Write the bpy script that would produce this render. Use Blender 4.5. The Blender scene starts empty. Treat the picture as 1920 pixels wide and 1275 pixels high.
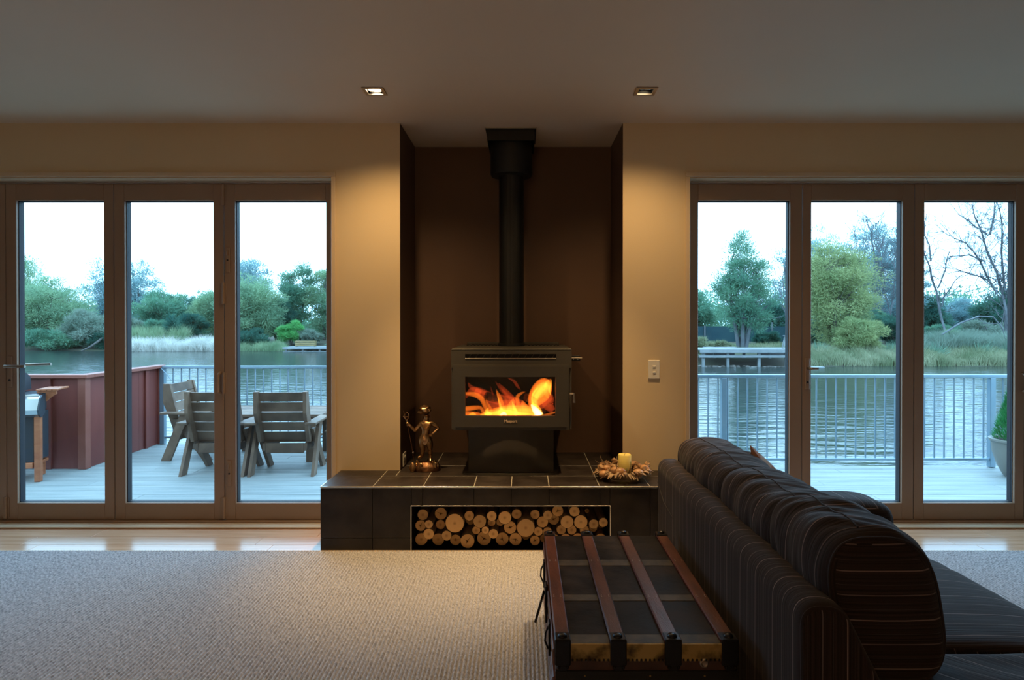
import bpy, bmesh, math, random
import numpy as np
from mathutils import Vector, Matrix, noise as mnoise

random.seed(7)
np.random.seed(7)
SC = bpy.context.scene
COL = SC.collection
PI = math.pi
EYE = 1.23
F = 1150.0
CX, CY = 981.0, 600.0        # vanishing point of the photograph (px)

def PX(px, Y): return (px - CX) * Y / F
def PZ(py, Y): return EYE - (py - CY) * Y / F

# ------------------------------------------------------------------ camera
cam_d = bpy.data.cameras.new('camera')
cam = bpy.data.objects.new('camera', cam_d)
COL.objects.link(cam)
cam.location = (0, 0, EYE)
PITCH = math.radians(0.35)
cam.rotation_euler = (PI / 2 - PITCH, 0, 0)
cam_d.sensor_width = 36
cam_d.lens = F / 1920 * 36
cam_d.shift_x = -21 / 1920
cam_d.shift_y = -(37.5 - F * math.tan(PITCH)) / 1920
cam_d.clip_start = 0.05
cam_d.clip_end = 600
SC.camera = cam

# ------------------------------------------------------------------ sky, exposure
SC.view_settings.view_transform = 'Standard'
SC.view_settings.look = 'None'
SC.view_settings.exposure = 0.0
SC.view_settings.gamma = 1.0
SC.view_settings.use_curve_mapping = False
SKY = 6.0
world = bpy.data.worlds.new('overcast_sky')
SC.world = world
world.use_nodes = True
wn, wl = world.node_tree.nodes, world.node_tree.links
wbg = wn['Background']
tc = wn.new('ShaderNodeTexCoord')
mp = wn.new('ShaderNodeMapping'); mp.inputs['Scale'].default_value = (1, 1, 3.5)
nz = wn.new('ShaderNodeTexNoise'); nz.inputs['Scale'].default_value = 2.2; nz.inputs['Detail'].default_value = 5
cr = wn.new('ShaderNodeValToRGB')
cr.color_ramp.elements[0].position = 0.35; cr.color_ramp.elements[0].color = (0.33, 0.64, 1.00, 1)
cr.color_ramp.elements[1].position = 0.65; cr.color_ramp.elements[1].color = (0.46, 0.75, 1.00, 1)
wl.new(tc.outputs['Generated'], mp.inputs['Vector']); wl.new(mp.outputs[0], nz.inputs['Vector'])
wl.new(nz.outputs[0], cr.inputs[0]); wl.new(cr.outputs[0], wbg.inputs['Color'])
wbg.inputs['Strength'].default_value = SKY

# ------------------------------------------------------------------ lamps of the room, added warm fill
def aim(o, target):
    d = Vector(target) - o.location
    o.rotation_euler = d.to_track_quat('-Z', 'Y').to_euler()

def spot(name, loc, target, watts, deg, blend, col, size=0.03):
    l = bpy.data.lights.new(name, 'SPOT'); l.energy = watts; l.spot_size = math.radians(deg)
    l.spot_blend = blend; l.color = col; l.shadow_soft_size = size
    o = bpy.data.objects.new(name, l); COL.objects.link(o); o.location = loc; aim(o, target)
    return o
WARM = (1.0, 0.66, 0.30)
CEIL = 2.382
DL = [(-0.747, 3.09), (0.615, 3.09)]
for (x, y), tx, wt in zip(DL, (-0.50, 0.38), (1.0, 0.8)):      # narrow beam and wide spill of each lamp
    spot('downlight_and_fill_beam', (x, y, CEIL - 0.012), (tx, 3.16, 0.0), 150 * wt, 52, 1.0, WARM)
    spot('downlight_spill', (x, y, CEIL - 0.012), (x, 3.2, 0.0), 50 * wt, 132, 1.0, WARM)
# unseen warm fill spots, added behind the camera to brighten the room
for x, y in ((-2.6, -1.6), (2.6, -1.6)):
    spot('downlight_and_fill_beam', (x, y, CEIL - 0.02), (x, y, 0), 15, 120, 0.6, WARM, 0.05)
# added warm fill point behind the camera, lifts wall and ceiling
pl = bpy.data.lights.new('warm_fill_point', 'POINT'); pl.energy = 34; pl.color = (1.0, 0.62, 0.30); pl.shadow_soft_size = 0.25
po = bpy.data.objects.new('warm_fill_point', pl); COL.objects.link(po); po.location = (-0.6, -2.5, 1.85)

# ------------------------------------------------------------------ materials
MATS = {}
def _n(nt, t): return nt.nodes.new(t)
def mat(name, col, rough=0.6, metal=0.0, col2=None, vscale=6.0, vstretch=(1, 1, 1), detail=4, contrast=(0.35, 0.65),
        bump=0.0, bscale=80.0, bstretch=(1, 1, 1), bdist=0.01, rand=0.0, spec=0.5, coat=0.0, rough2=None, sss=0.0):
    if name in MATS: return MATS[name]
    m = bpy.data.materials.new(name); m.use_nodes = True
    nt = m.node_tree; p = nt.nodes['Principled BSDF']
    p.inputs['Roughness'].default_value = rough; p.inputs['Metallic'].default_value = metal
    p.inputs['Specular IOR Level'].default_value = spec
    p.inputs['Coat Weight'].default_value = coat
    if sss:
        p.inputs['Subsurface Weight'].default_value = sss
        p.inputs['Subsurface Radius'].default_value = (0.05, 0.03, 0.01)
    tcn = _n(nt, 'ShaderNodeTexCoord')
    out = None
    if col2 is not None:
        mpn = _n(nt, 'ShaderNodeMapping'); mpn.inputs['Scale'].default_value = vstretch
        nt.links.new(tcn.outputs['Object'], mpn.inputs[0])
        nn = _n(nt, 'ShaderNodeTexNoise'); nn.inputs['Scale'].default_value = vscale; nn.inputs['Detail'].default_value = detail
        nt.links.new(mpn.outputs[0], nn.inputs['Vector'])
        rp = _n(nt, 'ShaderNodeValToRGB')
        rp.color_ramp.elements[0].position = contrast[0]; rp.color_ramp.elements[0].color = (*col, 1)
        rp.color_ramp.elements[1].position = contrast[1]; rp.color_ramp.elements[1].color = (*col2, 1)
        nt.links.new(nn.outputs[0], rp.inputs[0]); out = rp.outputs[0]
        if rough2 is not None:
            mr = _n(nt, 'ShaderNodeMapRange'); mr.inputs['To Min'].default_value = rough; mr.inputs['To Max'].default_value = rough2
            nt.links.new(nn.outputs[0], mr.inputs[0]); nt.links.new(mr.outputs[0], p.inputs['Roughness'])
    if rand:
        oi = _n(nt, 'ShaderNodeObjectInfo'); hs = _n(nt, 'ShaderNodeHueSaturation')
        mr = _n(nt, 'ShaderNodeMapRange'); mr.inputs['To Min'].default_value = 1 - rand; mr.inputs['To Max'].default_value = 1 + rand
        nt.links.new(oi.outputs['Random'], mr.inputs[0]); nt.links.new(mr.outputs[0], hs.inputs['Value'])
        if out is None: hs.inputs['Color'].default_value = (*col, 1)
        else: nt.links.new(out, hs.inputs['Color'])
        out = hs.outputs[0]
    if out is None: p.inputs['Base Color'].default_value = (*col, 1)
    else: nt.links.new(out, p.inputs['Base Color'])
    if bump:
        mpb = _n(nt, 'ShaderNodeMapping'); mpb.inputs['Scale'].default_value = bstretch
        nt.links.new(tcn.outputs['Object'], mpb.inputs[0])
        nb = _n(nt, 'ShaderNodeTexNoise'); nb.inputs['Scale'].default_value = bscale; nb.inputs['Detail'].default_value = 3
        nt.links.new(mpb.outputs[0], nb.inputs['Vector'])
        bm_ = _n(nt, 'ShaderNodeBump'); bm_.inputs['Strength'].default_value = bump; bm_.inputs['Distance'].default_value = bdist
        nt.links.new(nb.outputs[0], bm_.inputs['Height']); nt.links.new(bm_.outputs[0], p.inputs['Normal'])
    MATS[name] = m
    return m

def emis(name, col, strength):
    m = bpy.data.materials.new(name); m.use_nodes = True; nt = m.node_tree
    nt.nodes.clear(); e = _n(nt, 'ShaderNodeEmission'); o = _n(nt, 'ShaderNodeOutputMaterial')
    e.inputs[0].default_value = (*col, 1); e.inputs[1].default_value = strength
    nt.links.new(e.outputs[0], o.inputs[0]); MATS[name] = m
    return m

def glass(name, tint=(0.97, 0.99, 0.98), amount=0.035):
    m = bpy.data.materials.new(name); m.use_nodes = True; nt = m.node_tree; nt.nodes.clear()
    t = _n(nt, 'ShaderNodeBsdfTransparent'); t.inputs[0].default_value = (*tint, 1)
    g = _n(nt, 'ShaderNodeBsdfGlossy'); g.inputs['Roughness'].default_value = 0.02
    mx = _n(nt, 'ShaderNodeMixShader'); mx.inputs[0].default_value = amount
    o = _n(nt, 'ShaderNodeOutputMaterial')
    nt.links.new(t.outputs[0], mx.inputs[1]); nt.links.new(g.outputs[0], mx.inputs[2]); nt.links.new(mx.outputs[0], o.inputs[0])
    MATS[name] = m
    return m

M_wall = mat('warm_plaster', (0.64, 0.49, 0.30), 0.8, col2=(0.67, 0.52, 0.33), vscale=1.2, bump=0.08, bscale=300, spec=0.2)
M_ceil = mat('ceiling_paint', (0.66, 0.51, 0.37), 0.55, col2=(0.69, 0.54, 0.40), vscale=0.8, spec=0.35)
M_alc = mat('dark_brown_paint', (0.105, 0.056, 0.034), 0.62, col2=(0.122, 0.066, 0.040), vscale=2.0, bump=0.05, bscale=60, spec=0.4)
M_trim = mat('cream_trim_paint', (0.62, 0.47, 0.31), 0.5)
M_alu = mat('bronze_aluminium', (0.30, 0.20, 0.135), 0.42, col2=(0.33, 0.22, 0.15), vscale=2, spec=0.5, bump=0.02, bscale=900)
M_gask = mat('black_gasket', (0.012, 0.012, 0.02), 0.6)
M_lam = mat('laminate_wood', (0.56, 0.31, 0.18), 0.16, col2=(0.66, 0.39, 0.24), vscale=5, vstretch=(0.6, 9, 9), rand=0.06, bump=0.02, bscale=60, bstretch=(0.3, 8, 8), rough2=0.24)
M_tile = mat('slate_tile', (0.018, 0.013, 0.011), 0.36, col2=(0.036, 0.027, 0.022), vscale=9, detail=8, bump=0.35, bscale=38, bdist=0.004, rand=0.12, rough2=0.5, spec=0.3)
M_grout = mat('grout', (0.30, 0.27, 0.22), 0.85)
M_grout2 = mat('dark_grout', (0.020, 0.018, 0.016), 0.85)
M_steel = mat('polished_steel', (0.75, 0.70, 0.62), 0.22, 1.0)
M_bsteel = mat('brushed_steel', (0.42, 0.36, 0.30), 0.38, 1.0, bump=0.05, bscale=300)
M_stove = mat('charcoal_enamel', (0.050, 0.043, 0.034), 0.5, col2=(0.055, 0.048, 0.038), vscale=3, bump=0.06, bscale=900, spec=0.35)
M_black = mat('matt_black_metal', (0.006, 0.006, 0.006), 0.55, spec=0.4)
M_inner = mat('firebox_black', (0.004, 0.003, 0.003), 0.95, spec=0.05)
M_white = mat('white_plastic', (0.75, 0.70, 0.62), 0.35)
M_grayp = mat('grey_plastic', (0.25, 0.23, 0.20), 0.4)
M_bronze = mat('aged_bronze', (0.36, 0.19, 0.08), 0.3, 1.0, col2=(0.62, 0.40, 0.20), vscale=30, bump=0.3, bscale=90, bdist=0.003)
M_bronze_d = mat('dark_bronze', (0.09, 0.045, 0.025), 0.4, 1.0, col2=(0.2, 0.1, 0.05), vscale=40)
M_bark = mat('log_bark', (0.16, 0.10, 0.055), 0.85, col2=(0.36, 0.25, 0.15), vscale=22, vstretch=(1, 0.25, 1), bump=0.5, bscale=60, bdist=0.004, rand=0.3)
M_char = mat('charred_wood', (0.012, 0.007, 0.005), 0.9, col2=(0.05, 0.012, 0.004), vscale=30, bump=0.6, bscale=60)
M_iron = mat('black_iron', (0.020, 0.020, 0.024), 0.36, 0.7, bump=0.3, bscale=60, bdist=0.003)
M_strap = mat('red_brown_timber', (0.052, 0.014, 0.009), 0.4, col2=(0.11, 0.032, 0.018), vscale=8, vstretch=(4, 0.7, 4), bump=0.15, bscale=60, bstretch=(6, 1, 6), rand=0.25)
M_sheet = mat('dark_pressed_metal', (0.006, 0.0055, 0.006), 0.38, col2=(0.026, 0.019, 0.016), vscale=9, detail=10, contrast=(0.42, 0.66), bump=0.4, bscale=30, bdist=0.004, rand=0.3, spec=0.12, rough2=0.65)
M_leather = mat('worn_leather', (0.035, 0.014, 0.010), 0.55, col2=(0.07, 0.03, 0.02), vscale=10, detail=8, bump=0.3, bscale=50, bdist=0.003)
M_brass = mat('tarnished_brass', (0.05, 0.03, 0.012), 0.5, 0.5, col2=(0.42, 0.28, 0.09), vscale=16, detail=8, contrast=(0.38, 0.55), bump=0.25, bscale=50, bdist=0.003)
M_brass2 = mat('dull_brass_band', (0.014, 0.010, 0.007), 0.6, 0.1, col2=(0.060, 0.042, 0.020), vscale=18, detail=8, contrast=(0.35, 0.65), bump=0.25, bscale=50, bdist=0.003)
M_candle = mat('yellow_wax', (0.85, 0.68, 0.22), 0.5, sss=0.6)
M_pod = mat('dried_seed_pod', (0.24, 0.12, 0.05), 0.6, col2=(0.42, 0.24, 0.11), vscale=12, bump=0.4, bscale=60, rand=0.3)
M_gourd = mat('dried_gourd', (0.40, 0.19, 0.07), 0.4, col2=(0.48, 0.26, 0.12), vscale=15, rand=0.2)
M_leafd = mat('dried_leaf', (0.20, 0.10, 0.05), 0.7, col2=(0.46, 0.31, 0.17), vscale=20, rand=0.3)
# outdoors
M_deck = mat('weathered_deck_timber', (0.2204, 0.2494, 0.2436), 0.6, col2=(0.3190, 0.3364, 0.3248), vscale=2.2, vstretch=(0.7, 9, 9), detail=8, bump=0.3, bscale=20, bstretch=(0.6, 8, 8), bdist=0.004, rand=0.08)
M_deckj = mat('deck_joist', (0.05, 0.05, 0.05), 0.8)
M_chair = mat('weathered_chair_timber', (0.09, 0.052, 0.032), 0.6, col2=(0.185, 0.115, 0.074), vscale=4, vstretch=(1.5, 1.5, 1.5), detail=8, bump=0.2, bscale=40, bstretch=(1, 1, 1), rand=0.22)
M_red = mat('red_stained_ply', (0.15, 0.026, 0.018), 0.6, col2=(0.185, 0.036, 0.025), vscale=2.5, vstretch=(3, 3, 0.6), rand=0.08)
M_redcap = mat('red_stained_cap', (0.21, 0.055, 0.035), 0.55, col2=(0.25, 0.075, 0.05), vscale=4)
M_galv = mat('galvanised_steel', (0.2040, 0.3000, 0.3720), 0.35, 0.5, col2=(0.2520, 0.3360, 0.3960), vscale=6)
M_bbqs = mat('stainless_panel', (0.4875, 0.5250, 0.5550), 0.28, 1.0)
M_bbqd = mat('barbecue_hood', (0.0360, 0.0510, 0.0660), 0.35, 0.4)
M_bbqc = mat('barbecue_cover', (0.018, 0.022, 0.030), 0.8)
M_bbqw = mat('oiled_timber', (0.3, 0.085, 0.032), 0.5, col2=(0.38, 0.125, 0.05), vscale=6, vstretch=(2, 2, 6), rand=0.12)
M_pot = mat('grey_stoneware', (0.1800, 0.1680, 0.1440), 0.35, col2=(0.2160, 0.2040, 0.1740), vscale=5)
M_soil = mat('soil', (0.03, 0.022, 0.015), 0.95)
M_jetty = mat('jetty_timber', (0.1500, 0.1650, 0.1700), 0.7, col2=(0.2100, 0.2250, 0.2250), vscale=2, rand=0.15)
M_bank = mat('bank_earth', (0.0500, 0.0425, 0.0310), 0.95, col2=(0.0650, 0.0750, 0.0400), vscale=0.35, detail=8, bump=0.5, bscale=2, bdist=0.1)
M_tree = mat('tree_bark', (0.0600, 0.0550, 0.0500), 0.9, col2=(0.1000, 0.0925, 0.0850), vscale=3)
M_pale = mat('pale_bare_bark', (0.0825, 0.0935, 0.1045), 0.9, col2=(0.1320, 0.1430, 0.1540), vscale=2)
M_brick = mat('yellow_timber', (0.2100, 0.1500, 0.0600), 0.8, col2=(0.2500, 0.1900, 0.0900), vscale=3, rand=0.15)
M_shade = mat('teal_shade_cloth', (0.0108, 0.0450, 0.0600), 0.9, col2=(0.0180, 0.0600, 0.0720), vscale=1.2)
M_stone = mat('shore_stone', (0.1375, 0.1210, 0.1045), 0.85, col2=(0.1925, 0.1705, 0.1540), vscale=4, rand=0.3)
G_door = glass('window_glass')
G_stove = glass('stove_glass', (0.95, 0.92, 0.9), 0.03)

def leafmat(name, c1, c2, scale=0.5, gain=1.12):
    m = bpy.data.materials.new(name); m.use_nodes = True; nt = m.node_tree; nt.nodes.clear()
    tcn = _n(nt, 'ShaderNodeTexCoord'); nn = _n(nt, 'ShaderNodeTexNoise'); nn.inputs['Scale'].default_value = scale; nn.inputs['Detail'].default_value = 6
    nt.links.new(tcn.outputs['Object'], nn.inputs['Vector']); rp = _n(nt, 'ShaderNodeValToRGB')
    for e, p_, c in ((rp.color_ramp.elements[0], 0.32, c1), (rp.color_ramp.elements[1], 0.68, c2)):
        e.position = p_; e.color = tuple(min(.85, q * gain) for q in c) + (1,)
    nt.links.new(nn.outputs[0], rp.inputs[0])
    d = _n(nt, 'ShaderNodeBsdfDiffuse'); t = _n(nt, 'ShaderNodeBsdfTranslucent'); mx = _n(nt, 'ShaderNodeMixShader'); mx.inputs[0].default_value = 0.45
    o = _n(nt, 'ShaderNodeOutputMaterial')
    for q in (d, t): nt.links.new(rp.outputs[0], q.inputs[0])
    nt.links.new(d.outputs[0], mx.inputs[1]); nt.links.new(t.outputs[0], mx.inputs[2]); nt.links.new(mx.outputs[0], o.inputs[0])
    MATS[name] = m
    return m
M_willow = leafmat('willow_leaf', (0.15, 0.26, 0.165), (0.28, 0.40, 0.235), 0.6)
M_green = leafmat('mid_green_leaf', (0.085, 0.20, 0.14), (0.17, 0.32, 0.20), 0.6)
M_dark = leafmat('dark_green_leaf', (0.035, 0.105, 0.085), (0.085, 0.19, 0.135), 0.6)
M_bluel = leafmat('blue_grey_leaf', (0.15, 0.27, 0.29), (0.26, 0.38, 0.38), 0.6)
M_bright = leafmat('bright_green_leaf', (0.10, 0.34, 0.11), (0.17, 0.44, 0.16), 1.0)
M_yell = leafmat('yellow_green_leaf', (0.20, 0.26, 0.12), (0.34, 0.38, 0.18), 0.7)
M_olive = leafmat('olive_grey_leaf', (0.15, 0.21, 0.16), (0.25, 0.31, 0.25), 0.7)
M_reed = leafmat('pale_dry_reed', (0.48, 0.47, 0.42), (0.68, 0.67, 0.62), 1.5)
M_reedg = leafmat('green_reed', (0.16, 0.25, 0.14), (0.28, 0.36, 0.22), 1.0)
M_grass = leafmat('rough_bank_grass', (0.16, 0.20, 0.11), (0.33, 0.34, 0.22), 0.8)
M_flax = leafmat('flax_leaf', (0.10, 0.20, 0.14), (0.22, 0.33, 0.24), 2.0)
M_coni = leafmat('conifer_green', (0.03, 0.17, 0.05), (0.06, 0.30, 0.10), 12.0)

# log cut face with growth rings around each face's own origin
def ringmat():
    m = bpy.data.materials.new('cut_wood_rings'); m.use_nodes = True; nt = m.node_tree; p = nt.nodes['Principled BSDF']
    p.inputs['Roughness'].default_value = 0.75
    tcn = _n(nt, 'ShaderNodeTexCoord'); mpn = _n(nt, 'ShaderNodeMapping'); nt.links.new(tcn.outputs['Object'], mpn.inputs[0])
    mpn.inputs['Scale'].default_value = (1, 0.02, 1)
    w = _n(nt, 'ShaderNodeTexWave'); w.wave_type = 'RINGS'; w.rings_direction = 'SPHERICAL'
    w.inputs['Scale'].default_value = 75; w.inputs['Distortion'].default_value = 2.5; w.inputs['Detail'].default_value = 2
    nt.links.new(mpn.outputs[0], w.inputs['Vector'])
    rp = _n(nt, 'ShaderNodeValToRGB'); rp.color_ramp.elements[0].color = (0.60, 0.34, 0.13, 1); rp.color_ramp.elements[1].color = (0.80, 0.50, 0.22, 1)
    nt.links.new(w.outputs[0], rp.inputs[0])
    ln = _n(nt, 'ShaderNodeVectorMath'); ln.operation = 'LENGTH'; nt.links.new(mpn.outputs[0], ln.inputs[0])
    r2 = _n(nt, 'ShaderNodeValToRGB'); r2.color_ramp.elements[0].color = (0.55, 0.45, 0.35, 1); r2.color_ramp.elements[0].position = 0.0
    r2.color_ramp.elements[1].color = (1, 1, 1, 1); r2.color_ramp.elements[1].position = 0.012
    nt.links.new(ln.outputs['Value'], r2.inputs[0])
    mx = _n(nt, 'ShaderNodeMix'); mx.data_type = 'RGBA'; mx.blend_type = 'MULTIPLY'; mx.inputs[0].default_value = 1
    nt.links.new(rp.outputs[0], mx.inputs[6]); nt.links.new(r2.outputs[0], mx.inputs[7])
    oi = _n(nt, 'ShaderNodeObjectInfo'); hs = _n(nt, 'ShaderNodeHueSaturation'); mr = _n(nt, 'ShaderNodeMapRange')
    mr.inputs['To Min'].default_value = 0.75; mr.inputs['To Max'].default_value = 1.15
    nt.links.new(oi.outputs['Random'], mr.inputs[0]); nt.links.new(mr.outputs[0], hs.inputs['Value'])
    nt.links.new(mx.outputs[2], hs.inputs['Color']); nt.links.new(hs.outputs[0], p.inputs['Base Color'])
    return m
M_ring = ringmat()

# striped upholstery: woven stripes along one axis of the object
def stripemat(name, axis, diag=0.0):
    m = bpy.data.materials.new(name); m.use_nodes = True; nt = m.node_tree; p = nt.nodes['Principled BSDF']
    p.inputs['Roughness'].default_value = 0.85; p.inputs['Sheen Weight'].default_value = 0.06; p.inputs['Sheen Roughness'].default_value = 0.5
    p.inputs['Specular IOR Level'].default_value = 0.25
    tcn = _n(nt, 'ShaderNodeTexCoord'); sx = _n(nt, 'ShaderNodeSeparateXYZ')
    mpn = _n(nt, 'ShaderNodeMapping'); nt.links.new(tcn.outputs['Object'], mpn.inputs[0])
    mpn.inputs['Rotation'].default_value = (0, 0, diag)
    nt.links.new(mpn.outputs[0], sx.inputs[0]); co = sx.outputs['XYZ'.index(axis)]
    def M(op, a, b=None, c=None):
        k = _n(nt, 'ShaderNodeMath'); k.operation = op
        for i, v in enumerate((a, b, c)):
            if v is None: continue
            if isinstance(v, (int, float)): k.inputs[i].default_value = v
            else: nt.links.new(v, k.inputs[i])
        return k.outputs[0]
    # thin pale lines at an uneven rhythm
    def lines(period, off, width):
        fr = M('FRACT', M('ADD', M('DIVIDE', co, period), off))
        return M('LESS_THAN', M('ABSOLUTE', M('SUBTRACT', fr, 0.5)), width / period / 2)
    l1 = lines(0.1175, 0.13, 0.0030); l2 = lines(0.1175, 0.62, 0.0024); l3 = lines(0.0587, 0.31, 0.0012)
    base = _n(nt, 'ShaderNodeTexNoise'); base.noise_dimensions = '1D'
    nt.links.new(M('MULTIPLY', co, 1.0), base.inputs['W']); base.inputs['Scale'].default_value = 170; base.inputs['Detail'].default_value = 2
    rp = _n(nt, 'ShaderNodeValToRGB')
    rp.color_ramp.elements[0].position = 0.35; rp.color_ramp.elements[0].color = (0.016, 0.0095, 0.0085, 1)
    rp.color_ramp.elements[1].position = 0.68; rp.color_ramp.elements[1].color = (0.046, 0.029, 0.026, 1)
    nt.links.new(base.outputs[0], rp.inputs[0])
    wv = _n(nt, 'ShaderNodeTexNoise'); wv.inputs['Scale'].default_value = 420; nt.links.new(tcn.outputs['Object'], wv.inputs['Vector'])
    mxw = _n(nt, 'ShaderNodeMix'); mxw.data_type = 'RGBA'; mxw.blend_type = 'MULTIPLY'; mxw.inputs[0].default_value = 0.6
    nt.links.new(rp.outputs[0], mxw.inputs[6]); nt.links.new(wv.outputs[0], mxw.inputs[7])
    cur = mxw.outputs[2]
    for ln_, c in ((l3, (0.055, 0.045, 0.047)), (l2, (0.13, 0.095, 0.088)), (l1, (0.19, 0.135, 0.12))):
        mx = _n(nt, 'ShaderNodeMix'); mx.data_type = 'RGBA'; nt.links.new(ln_, mx.inputs[0])
        nt.links.new(cur, mx.inputs[6]); mx.inputs[7].default_value = (*c, 1); cur = mx.outputs[2]
    nt.links.new(cur, p.inputs['Base Color'])
    b = _n(nt, 'ShaderNodeBump'); b.inputs['Strength'].default_value = 0.5; b.inputs['Distance'].default_value = 0.002
    nt.links.new(base.outputs[0], b.inputs['Height']); nt.links.new(b.outputs[0], p.inputs['Normal'])
    MATS[name] = m
    return m
S_Y = stripemat('striped_upholstery', 'Y')
S_X = stripemat('striped_upholstery_end', 'X')
S_Z = stripemat('striped_upholstery_side', 'Z')
S_D = stripemat('striped_upholstery_slanted', 'Y', 0.75)
M_pipe = mat('dark_piping', (0.018, 0.012, 0.012), 0.8)
M_scat = mat('brown_cream_cushion', (0.30, 0.12, 0.05), 0.8, col2=(0.40, 0.33, 0.27), vscale=12, contrast=(0.45, 0.55))

# looped carpet
def carpetmat():
    m = bpy.data.materials.new('ribbed_wool_loop'); m.use_nodes = True; nt = m.node_tree; p = nt.nodes['Principled BSDF']
    p.inputs['Roughness'].default_value = 0.9; p.inputs['Specular IOR Level'].default_value = 0.15
    p.inputs['Sheen Weight'].default_value = 0.15
    tcn = _n(nt, 'ShaderNodeTexCoord'); mpn = _n(nt, 'ShaderNodeMapping'); mpn.inputs['Scale'].default_value = (65.4, 48, 1)
    nt.links.new(tcn.outputs['Object'], mpn.inputs[0])
    v = _n(nt, 'ShaderNodeTexNoise'); v.inputs['Scale'].default_value = 1.6; v.inputs['Detail'].default_value = 2
    nt.links.new(mpn.outputs[0], v.inputs['Vector'])
    rp = _n(nt, 'ShaderNodeValToRGB'); rp.color_ramp.elements[0].position = 0.3; rp.color_ramp.elements[0].color = (0.25, 0.245, 0.26, 1)
    rp.color_ramp.elements[1].position = 0.7; rp.color_ramp.elements[1].color = (0.60, 0.585, 0.61, 1)
    nt.links.new(v.outputs[0], rp.inputs[0]); nt.links.new(rp.outputs[0], p.inputs['Base Color'])
    b = _n(nt, 'ShaderNodeBump'); b.inputs['Strength'].default_value = 0.7; b.inputs['Distance'].default_value = 0.004
    nt.links.new(v.outputs[0], b.inputs['Height']); nt.links.new(b.outputs[0], p.inputs['Normal'])
    return m
M_carpet = carpetmat()

def watermat():
    m = bpy.data.materials.new('pond_water'); m.use_nodes = True; nt = m.node_tree; p = nt.nodes['Principled BSDF']
    p.inputs['Base Color'].default_value = (0.020, 0.030, 0.028, 1); p.inputs['Roughness'].default_value = 0.13
    p.inputs['IOR'].default_value = 1.33; p.inputs['Specular IOR Level'].default_value = 0.5
    tcn = _n(nt, 'ShaderNodeTexCoord'); mpn = _n(nt, 'ShaderNodeMapping'); mpn.inputs['Scale'].default_value = (0.32, 1.0, 1)
    nt.links.new(tcn.outputs['Object'], mpn.inputs[0])
    a = _n(nt, 'ShaderNodeTexNoise'); a.inputs['Scale'].default_value = 3.2; a.inputs['Detail'].default_value = 4
    nt.links.new(mpn.outputs[0], a.inputs['Vector'])
    b = _n(nt, 'ShaderNodeBump'); b.inputs['Strength'].default_value = 0.32; b.inputs['Distance'].default_value = 0.12
    nt.links.new(a.outputs[0], b.inputs['Height']); nt.links.new(b.outputs[0], p.inputs['Normal'])
    return m
M_water = watermat()

def herringmat():
    m = bpy.data.materials.new('perforated_flue'); m.use_nodes = True; nt = m.node_tree; p = nt.nodes['Principled BSDF']
    p.inputs['Roughness'].default_value = 0.45; p.inputs['Metallic'].default_value = 0.2
    tcn = _n(nt, 'ShaderNodeTexCoord'); sx = _n(nt, 'ShaderNodeSeparateXYZ'); nt.links.new(tcn.outputs['Object'], sx.inputs[0])
    def M(op, a, b=None):
        k = _n(nt, 'ShaderNodeMath'); k.operation = op
        for i, v in enumerate((a, b)):
            if v is None: continue
            if isinstance(v, (int, float)): k.inputs[i].default_value = v
            else: nt.links.new(v, k.inputs[i])
        return k.outputs[0]
    ang = M('MULTIPLY', M('ARCTAN2', sx.outputs[1], sx.outputs[0]), 0.0775)
    zig = M('PINGPONG', ang, 0.009)
    v = M('FRACT', M('DIVIDE', M('ADD', sx.outputs[2], M('MULTIPLY', zig, 1.2)), 0.011))
    hole = M('LESS_THAN', v, 0.45)
    mx = _n(nt, 'ShaderNodeMix'); mx.data_type = 'RGBA'; nt.links.new(hole, mx.inputs[0])
    mx.inputs[6].default_value = (0.011, 0.0105, 0.010, 1); mx.inputs[7].default_value = (0.003, 0.003, 0.003, 1)
    nt.links.new(mx.outputs[2], p.inputs['Base Color'])
    b = _n(nt, 'ShaderNodeBump'); b.inputs['Strength'].default_value = 0.8; b.inputs['Distance'].default_value = 0.004; b.invert = True
    nt.links.new(hole, b.inputs['Height']); nt.links.new(b.outputs[0], p.inputs['Normal'])
    return m
M_herr = herringmat()

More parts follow.
